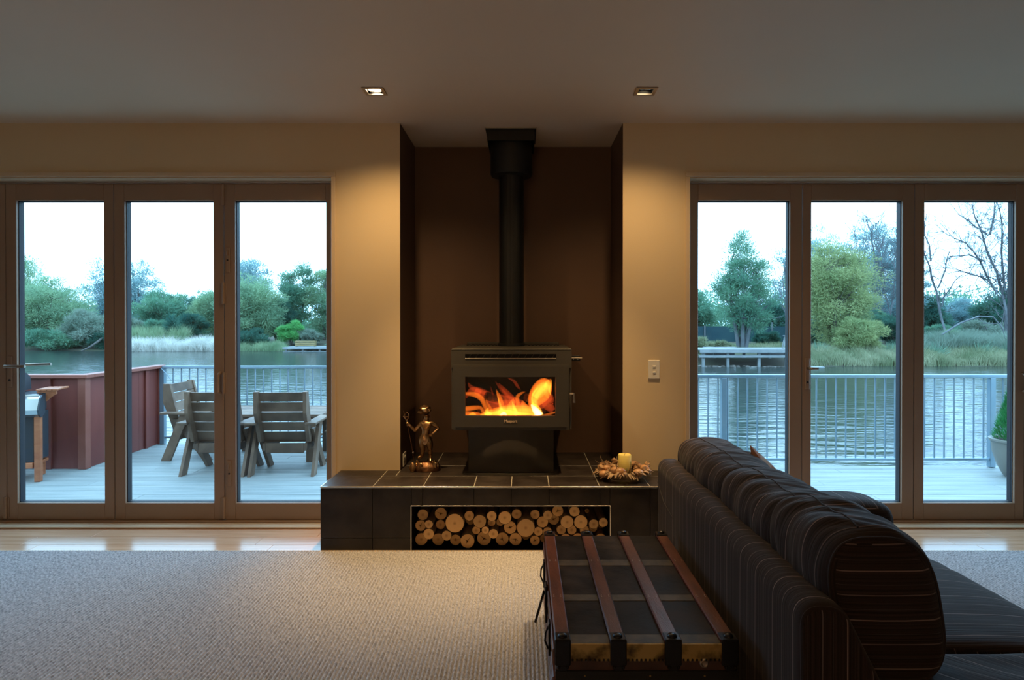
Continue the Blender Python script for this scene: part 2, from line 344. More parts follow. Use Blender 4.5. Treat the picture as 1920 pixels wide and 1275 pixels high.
# ------------------------------------------------------------------ mesh helpers
class MB:
    def __init__(s): s.v = []; s.f = []
    def add(s, vs, fs):
        o = len(s.v); s.v += [tuple(v) for v in vs]; s.f += [tuple(i + o for i in f) for f in fs]; return s
    def box(s, x0, x1, y0, y1, z0, z1, M=None):
        vs = [Vector(p) for p in ((x0, y0, z0), (x1, y0, z0), (x1, y1, z0), (x0, y1, z0), (x0, y0, z1), (x1, y0, z1), (x1, y1, z1), (x0, y1, z1))]
        if M is not None: vs = [M @ v for v in vs]
        return s.add(vs, [(0, 3, 2, 1), (4, 5, 6, 7), (0, 1, 5, 4), (1, 2, 6, 5), (2, 3, 7, 6), (3, 0, 4, 7)])
    def bbox(s, x0, x1, y0, y1, z0, z1, b=0.004, M=None):
        """box with chamfered edges"""
        b = min(b, (x1 - x0) * .45, (y1 - y0) * .45, (z1 - z0) * .45)
        vs = []; fs = []
        P = lambda x, y, z: vs.append(Vector((x, y, z))) or len(vs) - 1
        X, Y, Z = (x0, x1), (y0, y1), (z0, z1)
        idx = {}
        for i in (0, 1):
            for j in (0, 1):
                for k in (0, 1):
                    sx, sy, sz = (1, -1)[i], (1, -1)[j], (1, -1)[k]
                    idx[i, j, k, 0] = P(X[i], Y[j] + sy * b, Z[k] + sz * b)
                    idx[i, j, k, 1] = P(X[i] + sx * b, Y[j], Z[k] + sz * b)
                    idx[i, j, k, 2] = P(X[i] + sx * b, Y[j] + sy * b, Z[k])
        for i in (0, 1):
            fs.append([idx[i, 0, 0, 0], idx[i, 1, 0, 0], idx[i, 1, 1, 0], idx[i, 0, 1, 0]])
            fs.append([idx[0, i, 0, 1], idx[1, i, 0, 1], idx[1, i, 1, 1], idx[0, i, 1, 1]])
            fs.append([idx[0, 0, i, 2], idx[1, 0, i, 2], idx[1, 1, i, 2], idx[0, 1, i, 2]])
        for i in (0, 1):
            for j in (0, 1):
                fs.append([idx[i, j, 0, 0], idx[i, j, 1, 0], idx[i, j, 1, 1], idx[i, j, 0, 1]])
                fs.append([idx[i, 0, j, 0], idx[i, 1, j, 0], idx[i, 1, j, 2], idx[i, 0, j, 2]])
                fs.append([idx[0, i, j, 1], idx[1, i, j, 1], idx[1, i, j, 2], idx[0, i, j, 2]])
                for k in (0, 1): fs.append([idx[i, j, k, 0], idx[i, j, k, 1], idx[i, j, k, 2]])
        c = Vector(((x0 + x1) / 2, (y0 + y1) / 2, (z0 + z1) / 2))
        out = []
        for f in fs:
            n = (vs[f[1]] - vs[f[0]]).cross(vs[f[2]] - vs[f[0]])
            m = sum((vs[q] for q in f), Vector()) / len(f) - c
            out.append(f if n.dot(m) > 0 else f[::-1])
        if M is not None: vs = [M @ v for v in vs]
        return s.add(vs, out)
    def bar(s, a, b, w, h, up=(0, 0, 1)):
        a, b = Vector(a), Vector(b); d = (b - a); L = d.length; d.normalize()
        u = Vector(up); x = d.cross(u)
        if x.length < 1e-4: x = d.cross(Vector((1, 0, 0)))
        x.normalize(); z = x.cross(d)
        M = Matrix((x, d, z)).transposed().to_4x4(); M.translation = a
        return s.bbox(-w / 2, w / 2, 0, L, -h / 2, h / 2, min(w, h) * .12, M)
    def tube(s, pts, r, n=8, cap=True):
        pts = [Vector(p) for p in pts]; rs = r if isinstance(r, (list, tuple)) else [r] * len(pts)
        vs = []; prev = None
        for i, p in enumerate(pts):
            d = (pts[min(i + 1, len(pts) - 1)] - pts[max(i - 1, 0)]).normalized()
            if prev is None:
                x = d.cross(Vector((0, 0, 1)));
                if x.length < 1e-3: x = d.cross(Vector((1, 0, 0)))
            else: x = prev - d * prev.dot(d)
            x.normalize(); prev = x; y = d.cross(x)
            for k in range(n):
                a = 2 * PI * k / n; vs.append(p + (x * math.cos(a) + y * math.sin(a)) * rs[i])
        fs = []
        for i in range(len(pts) - 1):
            for k in range(n):
                k2 = (k + 1) % n; fs.append((i * n + k, i * n + k2, (i + 1) * n + k2, (i + 1) * n + k))
        if cap: fs.append(tuple(range(n))[::-1]); fs.append(tuple(range((len(pts) - 1) * n, len(pts) * n)))
        return s.add(vs, fs)
    def lathe(s, prof, c=(0, 0, 0), n=32, sx=1, sy=1, M=None):
        vs = []; fs = []
        for r, z in prof:
            for k in range(n):
                a = 2 * PI * k / n; vs.append(Vector((r * math.cos(a) * sx, r * math.sin(a) * sy, z)))
        for i in range(len(prof) - 1):
            for k in range(n):
                k2 = (k + 1) % n; fs.append((i * n + k, i * n + k2, (i + 1) * n + k2, (i + 1) * n + k))
        if prof[0][0] > 1e-5: fs.append(tuple(range(n))[::-1])
        if prof[-1][0] > 1e-5: fs.append(tuple(range((len(prof) - 1) * n, len(prof) * n)))
        c = Vector(c)
        vs = [(M @ v if M is not None else v) + c for v in vs]
        return s.add(vs, fs)
    def ball(s, c, r, nu=12, nv=8, sc=(1, 1, 1), bump=0, seed=0, M=None):
        c = Vector(c); vs = []; fs = []
        for j in range(nv + 1):
            t = PI * j / nv
            for i in range(nu):
                a = 2 * PI * i / nu
                d = Vector((math.sin(t) * math.cos(a), math.sin(t) * math.sin(a), math.cos(t)))
                k = 1 + (bump * mnoise.noise(d * 2.2 + Vector((seed, seed * 1.7, 0))) if bump else 0)
                q = Vector((d.x * sc[0], d.y * sc[1], d.z * sc[2])) * r * k
                if M is not None: q = M @ q
                vs.append(c + q)
        for j in range(nv):
            for i in range(nu):
                i2 = (i + 1) % nu; fs.append((j * nu + i, (j + 1) * nu + i, (j + 1) * nu + i2, j * nu + i2))
        return s.add(vs, fs)
    def prism(s, poly, y0, y1, axis='Y'):
        """extrude a 2-D polygon: axis Y -> poly in XZ; axis X -> poly in YZ; axis Z -> poly in XY"""
        n = len(poly); mk = {'Y': lambda p, t: (p[0], t, p[1]), 'X': lambda p, t: (t, p[0], p[1]), 'Z': lambda p, t: (p[0], p[1], t)}[axis]
        vs = [mk(p, y0) for p in poly] + [mk(p, y1) for p in poly]
        fs = [tuple(range(n)), tuple(range(n, 2 * n))[::-1]] + [(i, n + i, n + (i + 1) % n, (i + 1) % n) for i in range(n)]
        return s.add(vs, fs)

def wloc(o):
    v = Vector((0, 0, 0))
    while o is not None: v += o.location; o = o.parent
    return v

def link(name, mesh, parent=None, local=False):
    o = bpy.data.objects.new(name, mesh); COL.objects.link(o)
    if parent is not None:
        o.parent = parent
        if not local: o.location = -wloc(parent)
    return o

def obj(name, mb, m, parent=None, local=False, smooth=False, mats=None, fix=True, origin=None):
    me = bpy.data.meshes.new(name)
    vs = mb.v
    if origin is not None:
        ox, oy, oz = origin; vs = [(v[0] - ox, v[1] - oy, v[2] - oz) for v in vs]
    me.from_pydata(vs, [], mb.f)
    if fix:
        b = bmesh.new(); b.from_mesh(me)
        bmesh.ops.remove_doubles(b, verts=b.verts, dist=1e-6) if smooth else None
        bmesh.ops.recalc_face_normals(b, faces=b.faces); b.to_mesh(me); b.free()
    for q in (mats or [m]): me.materials.append(q)
    if smooth:
        me.polygons.foreach_set('use_smooth', [True] * len(me.polygons))
        try: me.set_sharp_from_angle(angle=math.radians(40))
        except Exception: pass
    me.update()
    o = link(name, me, parent, local)
    if origin is not None: o.location = Vector(o.location) + Vector(origin) if parent is not None and not local else Vector(origin)
    return o

def tag(o, label=None, cat=None, group=None, kind=None):
    if label: o['label'] = label
    if cat: o['category'] = cat
    if group: o['group'] = group
    if kind: o['kind'] = kind
    return o

def thing(name, label, cat, loc=(0, 0, 0), rz=0, group=None, kind=None):
    o = bpy.data.objects.new(name, None); COL.objects.link(o)
    o.location = loc; o.rotation_euler = (0, 0, rz); o.empty_display_size = 0.1
    return tag(o, label, cat, group, kind)

def struct(name, mb, m, parent=None, **k):
    o = obj(name, mb, m, parent, **k)
    if parent is None: o['kind'] = 'structure'
    return o

def holed(mb, axis, t0, t1, rect, holes):
    """slab between t0 and t1 along axis with rectangular holes; rect/holes = (u0,u1,v0,v1)"""
    us = sorted({rect[0], rect[1], *[h[0] for h in holes], *[h[1] for h in holes]})
    vs = sorted({rect[2], rect[3], *[h[2] for h in holes], *[h[3] for h in holes]})
    us = [u for u in us if rect[0] <= u <= rect[1]]; vs = [v for v in vs if rect[2] <= v <= rect[3]]
    inh = lambda u, v: any(h[0] < u < h[1] and h[2] < v < h[3] for h in holes)
    solid = {}
    for i in range(len(us) - 1):
        for j in range(len(vs) - 1):
            solid[i, j] = not inh((us[i] + us[i + 1]) / 2, (vs[j] + vs[j + 1]) / 2)
    def P(u, v, t): return {'Y': (u, t, v), 'Z': (u, v, t), 'X': (t, u, v)}[axis]
    for (i, j), s_ in solid.items():
        if not s_: continue
        a, b, c, d = us[i], us[i + 1], vs[j], vs[j + 1]
        for t in (t0, t1): mb.add([P(a, c, t), P(b, c, t), P(b, d, t), P(a, d, t)], [(0, 1, 2, 3)])
        for (di, dj, e) in ((-1, 0, ((a, c), (a, d))), (1, 0, ((b, c), (b, d))), (0, -1, ((a, c), (b, c))), (0, 1, ((a, d), (b, d)))):
            if not solid.get((i + di, j + dj), False):
                (p, q), (r, w) = e; mb.add([P(p, q, t0), P(r, w, t0), P(r, w, t1), P(p, q, t1)], [(0, 1, 2, 3)])
    return mb

# ------------------------------------------------------------------ room shell
WY = 3.6                      # face of the window wall
AX0, AX1, AY = -0.723, 0.585, 4.09
OL = (-3.83, -1.124); OR = (0.977, 3.73); OT = 2.069
RX0, RX1, RY0 = -4.7, 5.0, -3.4
mb = MB()
holed(mb, 'Y', WY, 3.85, (RX0, AX0, 0, CEIL), [(OL[0], OL[1], 0, OT)])
holed(mb, 'Y', WY, 3.85, (AX1, RX1, 0, CEIL), [(OR[0], OR[1], 0, OT)])
struct('wall_front', mb, M_wall, smooth=False)
# alcove lining
a = MB()
a.box(AX0 - 0.05, AX1 + 0.05, AY, AY + 0.12, 0, CEIL)
a.box(AX0 - 0.05, AX0 + 0.002, 3.6005, AY, 0, CEIL - 0.0005); a.box(AX1 - 0.002, AX1 + 0.05, 3.6005, AY, 0, CEIL - 0.0005)
alc = struct('wall_alcove', a, M_alc)
struct('wall_left', MB().box(RX0 - 0.15, RX0, RY0, 3.85, 0, CEIL), M_wall)
struct('wall_right', MB().box(RX1, RX1 + 0.15, RY0, 3.85, 0, CEIL), M_wall)
struct('wall_back', MB().box(RX0 - 0.15, RX1 + 0.15, RY0 - 0.15, RY0, 0, CEIL), M_wall)
DS = 0.041
mb = MB()
holed(mb, 'Z', CEIL, CEIL + 0.12, (RX0 - 0.15, RX1 + 0.15, RY0 - 0.15, AY + 0.12), [(x - DS, x + DS, y - DS, y + DS) for x, y in DL])
struct('ceiling', mb, M_ceil)
# floor: slab, laminate boards by the doors
fl = struct('floor', MB().box(RX0, RX1, RY0, 3.85, -0.12, -0.012), M_grout2)
k = 0
for i in range(4):
    y0 = 3.225 + i * 0.123; y1 = min(y0 + 0.1215, 3.85) if i < 3 else 3.70
    x = RX0 + random.random() * 0.6 - 0.7
    while x < RX1:
        x1 = min(x + 1.28, RX1)
        if x1 > RX0: obj('plank', MB().bbox(max(x, RX0), x1 - 0.001, y0, y1, -0.012, 0.0, 0.0012), M_lam, fl)
        x += 1.28
# carpet: ribs are real ridges
mb = MB(); sp = 0.0153; n = int((RX1 - RX0) / sp); vs = []; fs = []
for i in range(n):
    x = RX0 + i * sp
    for dx, z in ((0, 0.0005), (0.22, 0.0095), (0.5, 0.0112), (0.78, 0.0095)):
        vs += [(x + dx * sp, RY0, z), (x + dx * sp, 3.238, z)]
vs += [(RX1, RY0, 0.0005), (RX1, 3.238, 0.0005)]
for i in range(len(vs) // 2 - 1): fs.append((2 * i, 2 * i + 2, 2 * i + 3, 2 * i + 1))
mb.add(vs, fs)
cp = obj('carpet', mb, M_carpet, smooth=False)
tag(cp, 'grey beige ribbed loop carpet covering the floor up to the hearth', 'carpet')
for p_ in cp.data.polygons: p_.use_smooth = True
obj('carpet_edging', MB().bbox(RX0, RX1, 3.236, 3.246, 0.0, 0.009, 0.002), M_trim, cp)

# ------------------------------------------------------------------ door frames, architraves
def opening(x0, x1, side):
    t = thing('trim_%d' % side, None, None, (0, WY, 0), kind='structure')
    w = 0.026
    obj('architrave', MB().bbox(x0 - w, x1 + w, WY - 0.012, WY, OT, OT + w, 0.003), M_trim, t)
    obj('architrave', MB().bbox(x0 - w, x0, WY - 0.012, WY, 0, OT, 0.003), M_trim, t)
    obj('architrave', MB().bbox(x1, x1 + w, WY - 0.012, WY, 0, OT, 0.003), M_trim, t)
    # reveals and frame
    obj('reveal', MB().box(x0, x1, WY, 3.70, OT - 0.008, OT), M_trim, t)
    obj('jamb', MB().bbox(x0, x0 + 0.018, 3.69, 3.83, 0, OT - 0.008, 0.002), M_alu, t)
    obj('jamb', MB().bbox(x1 - 0.018, x1, 3.69, 3.83, 0, OT - 0.008, 0.002), M_alu, t)
    obj('head_frame', MB().bbox(x0 + 0.018, x1 - 0.018, 3.69, 3.83, 2.052, OT - 0.008, 0.002), M_alu, t)
    obj('sill', MB().bbox(x0, x1, 3.672, 3.85, 0.0, 0.022, 0.003), M_alu, t)
    obj('threshold_strip', MB().bbox(x0, x1, 3.60, 3.672, 0.0, 0.012, 0.003), M_trim, t)
    obj('head_track', MB().bbox(x0 + 0.02, x1 - 0.02, 3.686, 3.69, 2.054, OT - 0.012, 0.001), M_bsteel, t)
    return t
opening(OL[0], OL[1], 1)
opening(OR[0], OR[1], 2)

DY0, DY1 = 3.70, 3.745
ZB, ZT = 0.024, 2.050
PB, PT = 0.1233, 1.951
def leaf(num, x0, x1, px0, px1, extras=()):
    t = thing('door_%d' % num, None, None, ((x0 + x1) / 2, DY0, 0), kind='structure')
    obj('stile', MB().bbox(x0, px0, DY0, DY1, ZB, ZT, 0.002), M_alu, t)
    obj('stile', MB().bbox(px1, x1, DY0, DY1, ZB, ZT, 0.002), M_alu, t)
    obj('rail', MB().bbox(px0, px1, DY0, DY1, ZB, PB, 0.002), M_alu, t)
    obj('rail', MB().bbox(px0, px1, DY0, DY1, PT, ZT, 0.002), M_alu, t)
    g = MB(); gt = 0.004
    holed(g, 'Y', DY0 + 0.018, DY1 + 0.012, (px0, px1, PB, PT), [(px0 + gt, px1 - gt, PB + gt, PT - gt)])
    obj('gasket', g, M_gask, t)
    obj('glass_pane', MB().box(px0 + gt, px1 - gt, DY0 + 0.026, DY0 + 0.030, PB + gt, PT - gt), G_door, t)
    for e in extras:
        if e[0] == 'hinge':
            hz = e[1]; b = MB(); b.tube([(x1 + 0.002, DY0 - 0.008, hz - 0.065), (x1 + 0.002, DY0 - 0.008, hz + 0.065)], 0.008, 10)
            b.bbox(x1 - 0.022, x1 + 0.018, DY0 - 0.004, DY0 - 0.001, hz - 0.06, hz + 0.06, 0.001)
            h = obj('hinge', b, M_alu, t, smooth=True)
        if e[0] == 'lock':
            xc, z0, z1 = e[1:]; b = MB().bbox(xc - 0.013, xc + 0.013, DY0 - 0.007, DY0 - 0.001, z0, z1, 0.003)
            l = obj('lock_plate', b, M_alu, t)
            obj('keyhole', MB().lathe([(0.0055, -0.0015), (0.0055, 0.0015)], (xc, DY0 - 0.0085, (z0 + z1) / 2), 12, M=Matrix.Rotation(PI / 2, 4, 'X')), M_gask, l)
            obj('thumb_turn', MB().bbox(xc - 0.004, xc + 0.004, DY0 - 0.02, DY0 - 0.006, z1 - 0.05, z1 - 0.02, 0.002), M_alu, l)
        if e[0] == 'pull':
            xc, z0, z1 = e[1:]
            obj('pull_handle', MB().tube([(xc, DY0, z0), (xc, DY0 - 0.028, z0 + 0.012), (xc, DY0 - 0.028, z1 - 0.012), (xc, DY0, z1)], 0.008, 8), M_alu, t, smooth=True)
        if e[0] == 'lever':
            xc, z, d = e[1:]
            b = MB().bbox(xc - 0.014, xc + 0.014, DY0 - 0.009, DY0 - 0.001, z - 0.13, z + 0.06, 0.003)
            l = obj('lock_plate', b, M_alu, t)
            obj('lever_handle', MB().tube([(xc, DY0 - 0.004, z), (xc, DY0 - 0.045, z), (xc + d * 0.02, DY0 - 0.052, z), (xc + d * 0.125, DY0 - 0.05, z)], 0.009, 10), M_bsteel, l, smooth=True)
            obj('lever_handle', MB().tube([(xc, DY1, z), (xc, DY1 + 0.045, z), (xc + d * 0.02, DY1 + 0.052, z), (xc + d * 0.17, DY1 + 0.05, z + 0.004)], 0.009, 10), M_bsteel, l, smooth=True)
            obj('keyhole', MB().lathe([(0.007, -0.0015), (0.007, 0.0015)], (xc, DY0 - 0.011, z - 0.085), 12, M=Matrix.Rotation(PI / 2, 4, 'X')), M_gask, l)
    return t
def D(px): return (px - CX) * DY0 / F
leaf(1, -3.795, D(10.5), D(10.5) - 0.595, D(10.5) - 0.064, [('hinge', 0.1)])
leaf(2, D(11.5), D(213), D(31), D(195), [('lever', D(20), PZ(686, 3.7), 1)])
leaf(3, D(214.5), D(419.5), D(234), D(400.5), [('hinge', z) for z in (PZ(366, 3.7), PZ(550, 3.7), PZ(718, 3.7), PZ(952, 3.7))] + [('pull', D(413), PZ(738, 3.7), PZ(698, 3.7))])
leaf(4, D(421), -1.127, D(441), D(611.5), [('lock', D(428), PZ(512, 3.7), PZ(464, 3.7)), ('lock', D(430), PZ(912, 3.7), PZ(864, 3.7))])
leaf(5, 0.999, D(1503.5), D(1309), D(1481), [])
leaf(6, D(1505), D(1713.5), D(1521), D(1692), [('lever', D(1513), PZ(690, 3.7), 0.35)])
leaf(7, D(1715), D(1921), D(1733), D(1904), [('pull', D(1917), PZ(735, 3.7), PZ(700, 3.7))])
leaf(8, D(1922.5), 3.712, D(1940), 3.655, [])
# baseboards beside the hearth stay hidden; short ones at the room corners
for nm, xa, xb in (('baseboard_left', RX0, OL[0] - 0.026), ('baseboard_right', OR[1] + 0.026, RX1)):
    struct(nm, MB().bbox(xa, xb, WY - 0.012, WY, 0, 0.09, 0.003), M_trim)

# ------------------------------------------------------------------ hearth
HF = 3.244; HT = 0.347; HX0, HX1 = -1.075, 0.951
NX0, NX1, NZ = PX(771, HF), PX(1144, HF), PZ(950, HF)
h = thing('hearth', 'long dark slate tiled hearth bench below the stove with log niche and steel edge', 'hearth', (-0.06, 3.4, 0))
core = MB()
tt = 0.008
core.box(HX0 + tt, NX0, HF + tt, WY, 0.0, HT - tt); core.box(NX1, HX1 - tt, HF + tt, WY, 0.0, HT - tt)
core.box(NX0, NX1, HF + tt, WY, NZ, HT - tt)
core.box(AX0 + .001, NX0, WY, AY, 0.0, HT - tt); core.box(NX1, AX1 - .001, WY, AY, 0.0, HT - tt)
core.box(NX0, NX1, WY, AY, NZ, HT - tt); core.box(NX0, NX1, AY - 0.06, AY, 0, NZ)
core.box(NX0, NX1, HF + tt, AY - 0.06, -0.004, 0.004)
obj('core', core, M_grout2, h)
gb_ = MB(); gb_.box(HX0 + tt, HX1 - tt, HF + tt, WY, HT - tt + .0002, HT - 0.0014); gb_.box(AX0 + .003, AX1 - .003, WY, AY, HT - tt + .0002, HT - 0.0014)
obj('grout_bed', gb_, M_grout, h)
g = 0.0022
colx = [HX0, -0.799, -0.533, -0.262, -0.063, 0.138, 0.406, 0.674, HX1]
rowy = [HF, 3.466, 3.714, AY]
def ttile(x0, x1, y0, y1):
    obj('tile', MB().bbox(x0 + g, x1 - g, y0 + g, y1 - g, HT - tt, HT + random.uniform(-.0004, .0004), 0.0012), M_tile, h)
for i in range(8):
    ttile(colx[i], colx[i + 1], rowy[0] + 0.004, rowy[1])
for j in (1, 2):
    for i in range(8):
        x0, x1 = colx[i], colx[i + 1]
        y0, y1 = rowy[j], rowy[j + 1]
        if j == 1 and (x1 <= AX0 + .001 or x0 >= AX1 - .001): ttile(x0, x1, y0, WY); continue
        if x1 <= AX0 or x0 >= AX1: continue
        if j == 1 and x0 < AX0:
            ttile(x0, AX0, y0, WY)
        if j == 1 and x1 > AX1:
            ttile(AX1, x1, y0, WY)
        ttile(max(x0, AX0), min(x1, AX1), y0, y1)
zr = 0.074
def ftile(x0, x1, z0, z1):
    if x1 - x0 < 0.02 or z1 - z0 < 0.01: return
    obj('tile', MB().bbox(x0 + g * .6, x1 - g * .6, HF, HF + tt + .002, z0 + g * .6, z1 - g * .6, 0.0012), M_tile, h)
fc = [HX0, -0.799, NX0]
for i in range(2):
    ftile(fc[i], fc[i + 1], 0.002, zr); ftile(fc[i], fc[i + 1], zr, HT - 0.008)
fc = [NX1, 0.674, HX1]
for i in range(2):
    ftile(fc[i], fc[i + 1], 0.002, zr); ftile(fc[i], fc[i + 1], zr, HT - 0.008)
fc = [NX0, -0.533, -0.262, -0.063, 0.138, 0.406, NX1]
for i in range(6): ftile(fc[i], fc[i + 1], NZ, HT - 0.008)
for xs in (HX0, HX1):      # end faces
    for ya, yb in ((HF, 3.43), (3.43, WY)):
        for za, zb in ((0.002, zr), (zr, HT - 0.008)):
            x0, x1 = (xs, xs + tt) if xs < 0 else (xs - tt, xs)
            obj('tile', MB().bbox(x0, x1, ya + g, yb - g, za + g, zb - g, 0.001), M_tile, h)
ed = MB().bbox(HX0 - 0.001, HX1 + 0.001, HF - 0.003, HF + 0.006, HT - 0.0085, HT + 0.0015, 0.0025)
ed.bbox(HX0 - 0.002, HX0 + 0.006, HF, WY, HT - 0.008, HT + 0.0012, 0.002); ed.bbox(HX1 - 0.006, HX1 + 0.002, HF, WY, HT - 0.008, HT + 0.0012, 0.002)
obj('edge_trim', ed, M_steel, h)
ni = MB(); w = 0.0045
ni.bbox(NX0 - w, NX1 + w, HF - 0.002, HF + 0.01, NZ, NZ + w, 0.001); ni.bbox(NX0 - w, NX0, HF - 0.002, HF + 0.01, 0.003, NZ, 0.001); ni.bbox(NX1, NX1 + w, HF - 0.002, HF + 0.01, 0.003, NZ, 0.001)
obj('niche_trim', ni, M_steel, h)
li = MB(); li.box(NX0, NX0 + 0.004, HF + 0.011, AY - 0.062, 0.004, NZ); li.box(NX1 - 0.004, NX1, HF + 0.011, AY - 0.062, 0.004, NZ)
li.box(NX0 + 0.004, NX1 - 0.004, HF + 0.011, AY - 0.062, NZ - 0.004, NZ); li.box(NX0 + 0.004, NX1 - 0.004, AY - 0.07, AY - 0.062, 0.004, NZ - 0.004)
li.box(NX0 + 0.004, NX1 - 0.004, HF + 0.011, AY - 0.07, 0.004, 0.007)
obj('niche_lining', li, M_inner, h)

# ------------------------------------------------------------------ firewood in the niche
LOGS = [  # cx, cy, r in the enlarged photo crop (4.8x at 760,940), depth step, crack
 (130,412,54,1,0),(275,410,54,1,0),(425,405,48,1,1),(560,390,62,0,1),(713,405,62,1,1),(865,405,57,1,1),(1010,412,55,1,1),(1160,418,44,1,1),(1245,408,38,2,0),
 (1335,412,50,1,0),(1440,410,52,1,0),(1550,408,54,1,0),(1660,412,50,1,0),(1768,408,52,1,0),
 (120,285,48,1,1),(195,338,47,0,0),(345,345,44,0,0),(650,320,36,1,0),(717,308,32,0,0),(787,333,42,0,0),(940,318,56,1,1),(1093,368,36,3,0),(1180,342,40,1,0),(1300,332,40,1,0),(1395,335,42,1,0),(1500,325,42,1,0),(1600,328,42,1,0),
 (145,192,48,1,0),(200,250,36,0,0),(285,275,42,2,0),(445,255,82,0,0),(585,260,40,3,0),(680,212,57,0,0),(770,215,34,1,0),(850,268,36,2,0),(908,218,57,0,0),(1080,262,80,0,0),(1240,270,50,1,0),(1365,250,50,2,1),(1470,232,57,0,0),(1602,240,60,0,0),(1705,290,38,2,0),(1795,292,38,3,0),
 (300,180,54,2,1),(570,205,43,1,0),(778,137,43,0,0),(997,143,44,1,0),(1200,190,42,1,0),(1280,148,40,0,0),(1375,158,50,1,1),(1553,143,46,0,0),(1700,205,42,0,0),(1795,215,40,0,0),(1640,168,20,3,0)]
# separate overlapping logs a little (in plan of the pile)
LG = []
for cx, cy, r, dstep, ck in LOGS:
    Y = HF + 0.030 + 0.042 * dstep
    x = PX(760 + cx / 4.8, HF + .05); z = PZ(940 + cy / 4.8, HF + .05); rr = r / 4.8 * (HF + .05) / F * 1.07
    LG.append([x, z, rr, Y, ck, cy])
for it in range(60):
    for i in range(len(LG)):
        for j in range(i + 1, len(LG)):
            a_, b_ = LG[i], LG[j]; dx = b_[0] - a_[0]; dz = b_[1] - a_[1]; d = math.hypot(dx, dz); need = (a_[2] + b_[2]) * 0.985
            if d < need:
                k = (need - d) / 2 * 0.6 / max(d, 1e-5)
                a_[0] -= dx * k; a_[1] -= dz * k; b_[0] += dx * k; b_[1] += dz * k
    for l_ in LG:
        l_[1] = max(l_[1], 0.0075 + l_[2]); l_[0] = min(max(l_[0], NX0 + 0.006 + l_[2]), NX1 - 0.006 - l_[2]); l_[1] = min(l_[1], NZ - 0.006 - l_[2])
for it in range(12):
    for i in range(len(LG)):
        for j in range(i + 1, len(LG)):
            a_, b_ = LG[i], LG[j]; d = math.hypot(b_[0] - a_[0], b_[1] - a_[1]); ov = a_[2] + b_[2] - d
            if ov > 0.001: a_[2] -= (ov - .001) * .2; b_[2] -= (ov - .001) * .2
ORD = ['first', 'second', 'third', 'fourth', 'fifth', 'sixth', 'seventh', 'eighth', 'ninth', 'tenth', 'eleventh', 'twelfth', 'thirteenth', 'fourteenth', 'fifteenth', 'sixteenth', 'seventeenth', 'eighteenth', 'nineteenth', 'twentieth', 'twenty-first', 'twenty-second', 'twenty-third', 'twenty-fourth']
rows = {'bottom': [], 'lower middle': [], 'upper middle': [], 'top': []}
for l_ in LG:
    cy = l_[5]; rows['bottom' if cy > 375 else 'lower middle' if cy > 297 else 'upper middle' if cy > 186 else 'top'].append(l_)
med = sorted(l_[2] for l_ in LG)
for rn, ls in rows.items():
    ls.sort(key=lambda q: q[0])
    for i, (x, z, r, Y, ck, cy) in enumerate(ls):
        size = 'thick' if r > med[-6] else 'thin' if r < med[14] else 'medium'
        lab = f'{size} round firewood log{" with cracked end" if ck else ""}, {ORD[i]} from left in {rn} row'
        L = random.uniform(0.36, 0.44)
        t = thing('firewood_log', lab, 'log', (x, Y, z), 0, 'firewood logs stacked in the hearth niche')
        n = 18; ph = random.random() * 9; wob = 0.05
        rad = [r * (1 - wob * 0.5 + wob * mnoise.noise(Vector((math.cos(2 * PI * k / n) * 1.3 + ph, math.sin(2 * PI * k / n) * 1.3, ph)))) for k in range(n)]
        b = MB(); vs = []; sl = 5
        for s_ in range(sl):
            yy = L * s_ / (sl - 1)
            for k in range(n):
                q = 1 - 0.03 * abs(mnoise.noise(Vector((k * .7, s_ * 1.3, ph))))
                vs.append((rad[k] * q * math.cos(2 * PI * k / n), yy, rad[k] * q * math.sin(2 * PI * k / n)))
        fs = [(s_ * n + k, s_ * n + (k + 1) % n, (s_ + 1) * n + (k + 1) % n, (s_ + 1) * n + k) for s_ in range(sl - 1) for k in range(n)]
        fs.append(tuple(range((sl - 1) * n, sl * n)))
        b.add(vs, fs); obj('bark', b, M_bark, t, local=True, smooth=True)
        c = MB(); inner = [0.94] * n
        vs = [(0, -0.001, 0)] + [(rad[k] * .55 * math.cos(2 * PI * k / n), -0.001, rad[k] * .55 * math.sin(2 * PI * k / n)) for k in range(n)] + \
             [(rad[k] * .955 * math.cos(2 * PI * k / n), 0.0, rad[k] * .955 * math.sin(2 * PI * k / n)) for k in range(n)] + \
             [(rad[k] * .99 * math.cos(2 * PI * k / n), 0.003, rad[k] * .99 * math.sin(2 * PI * k / n)) for k in range(n)]
        fs = [(0, 1 + k, 1 + (k + 1) % n) for k in range(n)] + [(1 + k, 1 + n + k, 1 + n + (k + 1) % n, 1 + (k + 1) % n) for k in range(n)] + \
             [(1 + n + k, 1 + 2 * n + k, 1 + 2 * n + (k + 1) % n, 1 + n + (k + 1) % n) for k in range(n)]
        c.add(vs, fs); obj('cut_end', c, M_ring, t, local=True, smooth=False)
        if ck:
            cm = MB(); a0 = random.random() * PI
            for q, ln in ((0, .8), (PI * random.uniform(.8, 1.2), .6), (PI * .5, .5)):
                aa = a0 + q; p0 = Vector((0, -0.0022, 0)); p1 = Vector((math.cos(aa) * r * ln, -0.0022, math.sin(aa) * r * ln)); s_ = Vector((-math.sin(aa), 0, math.cos(aa))) * r * 0.05
                cm.add([p0 + s_, p0 - s_, p1], [(0, 1, 2)])
            obj('crack', cm, M_inner, t, local=True)

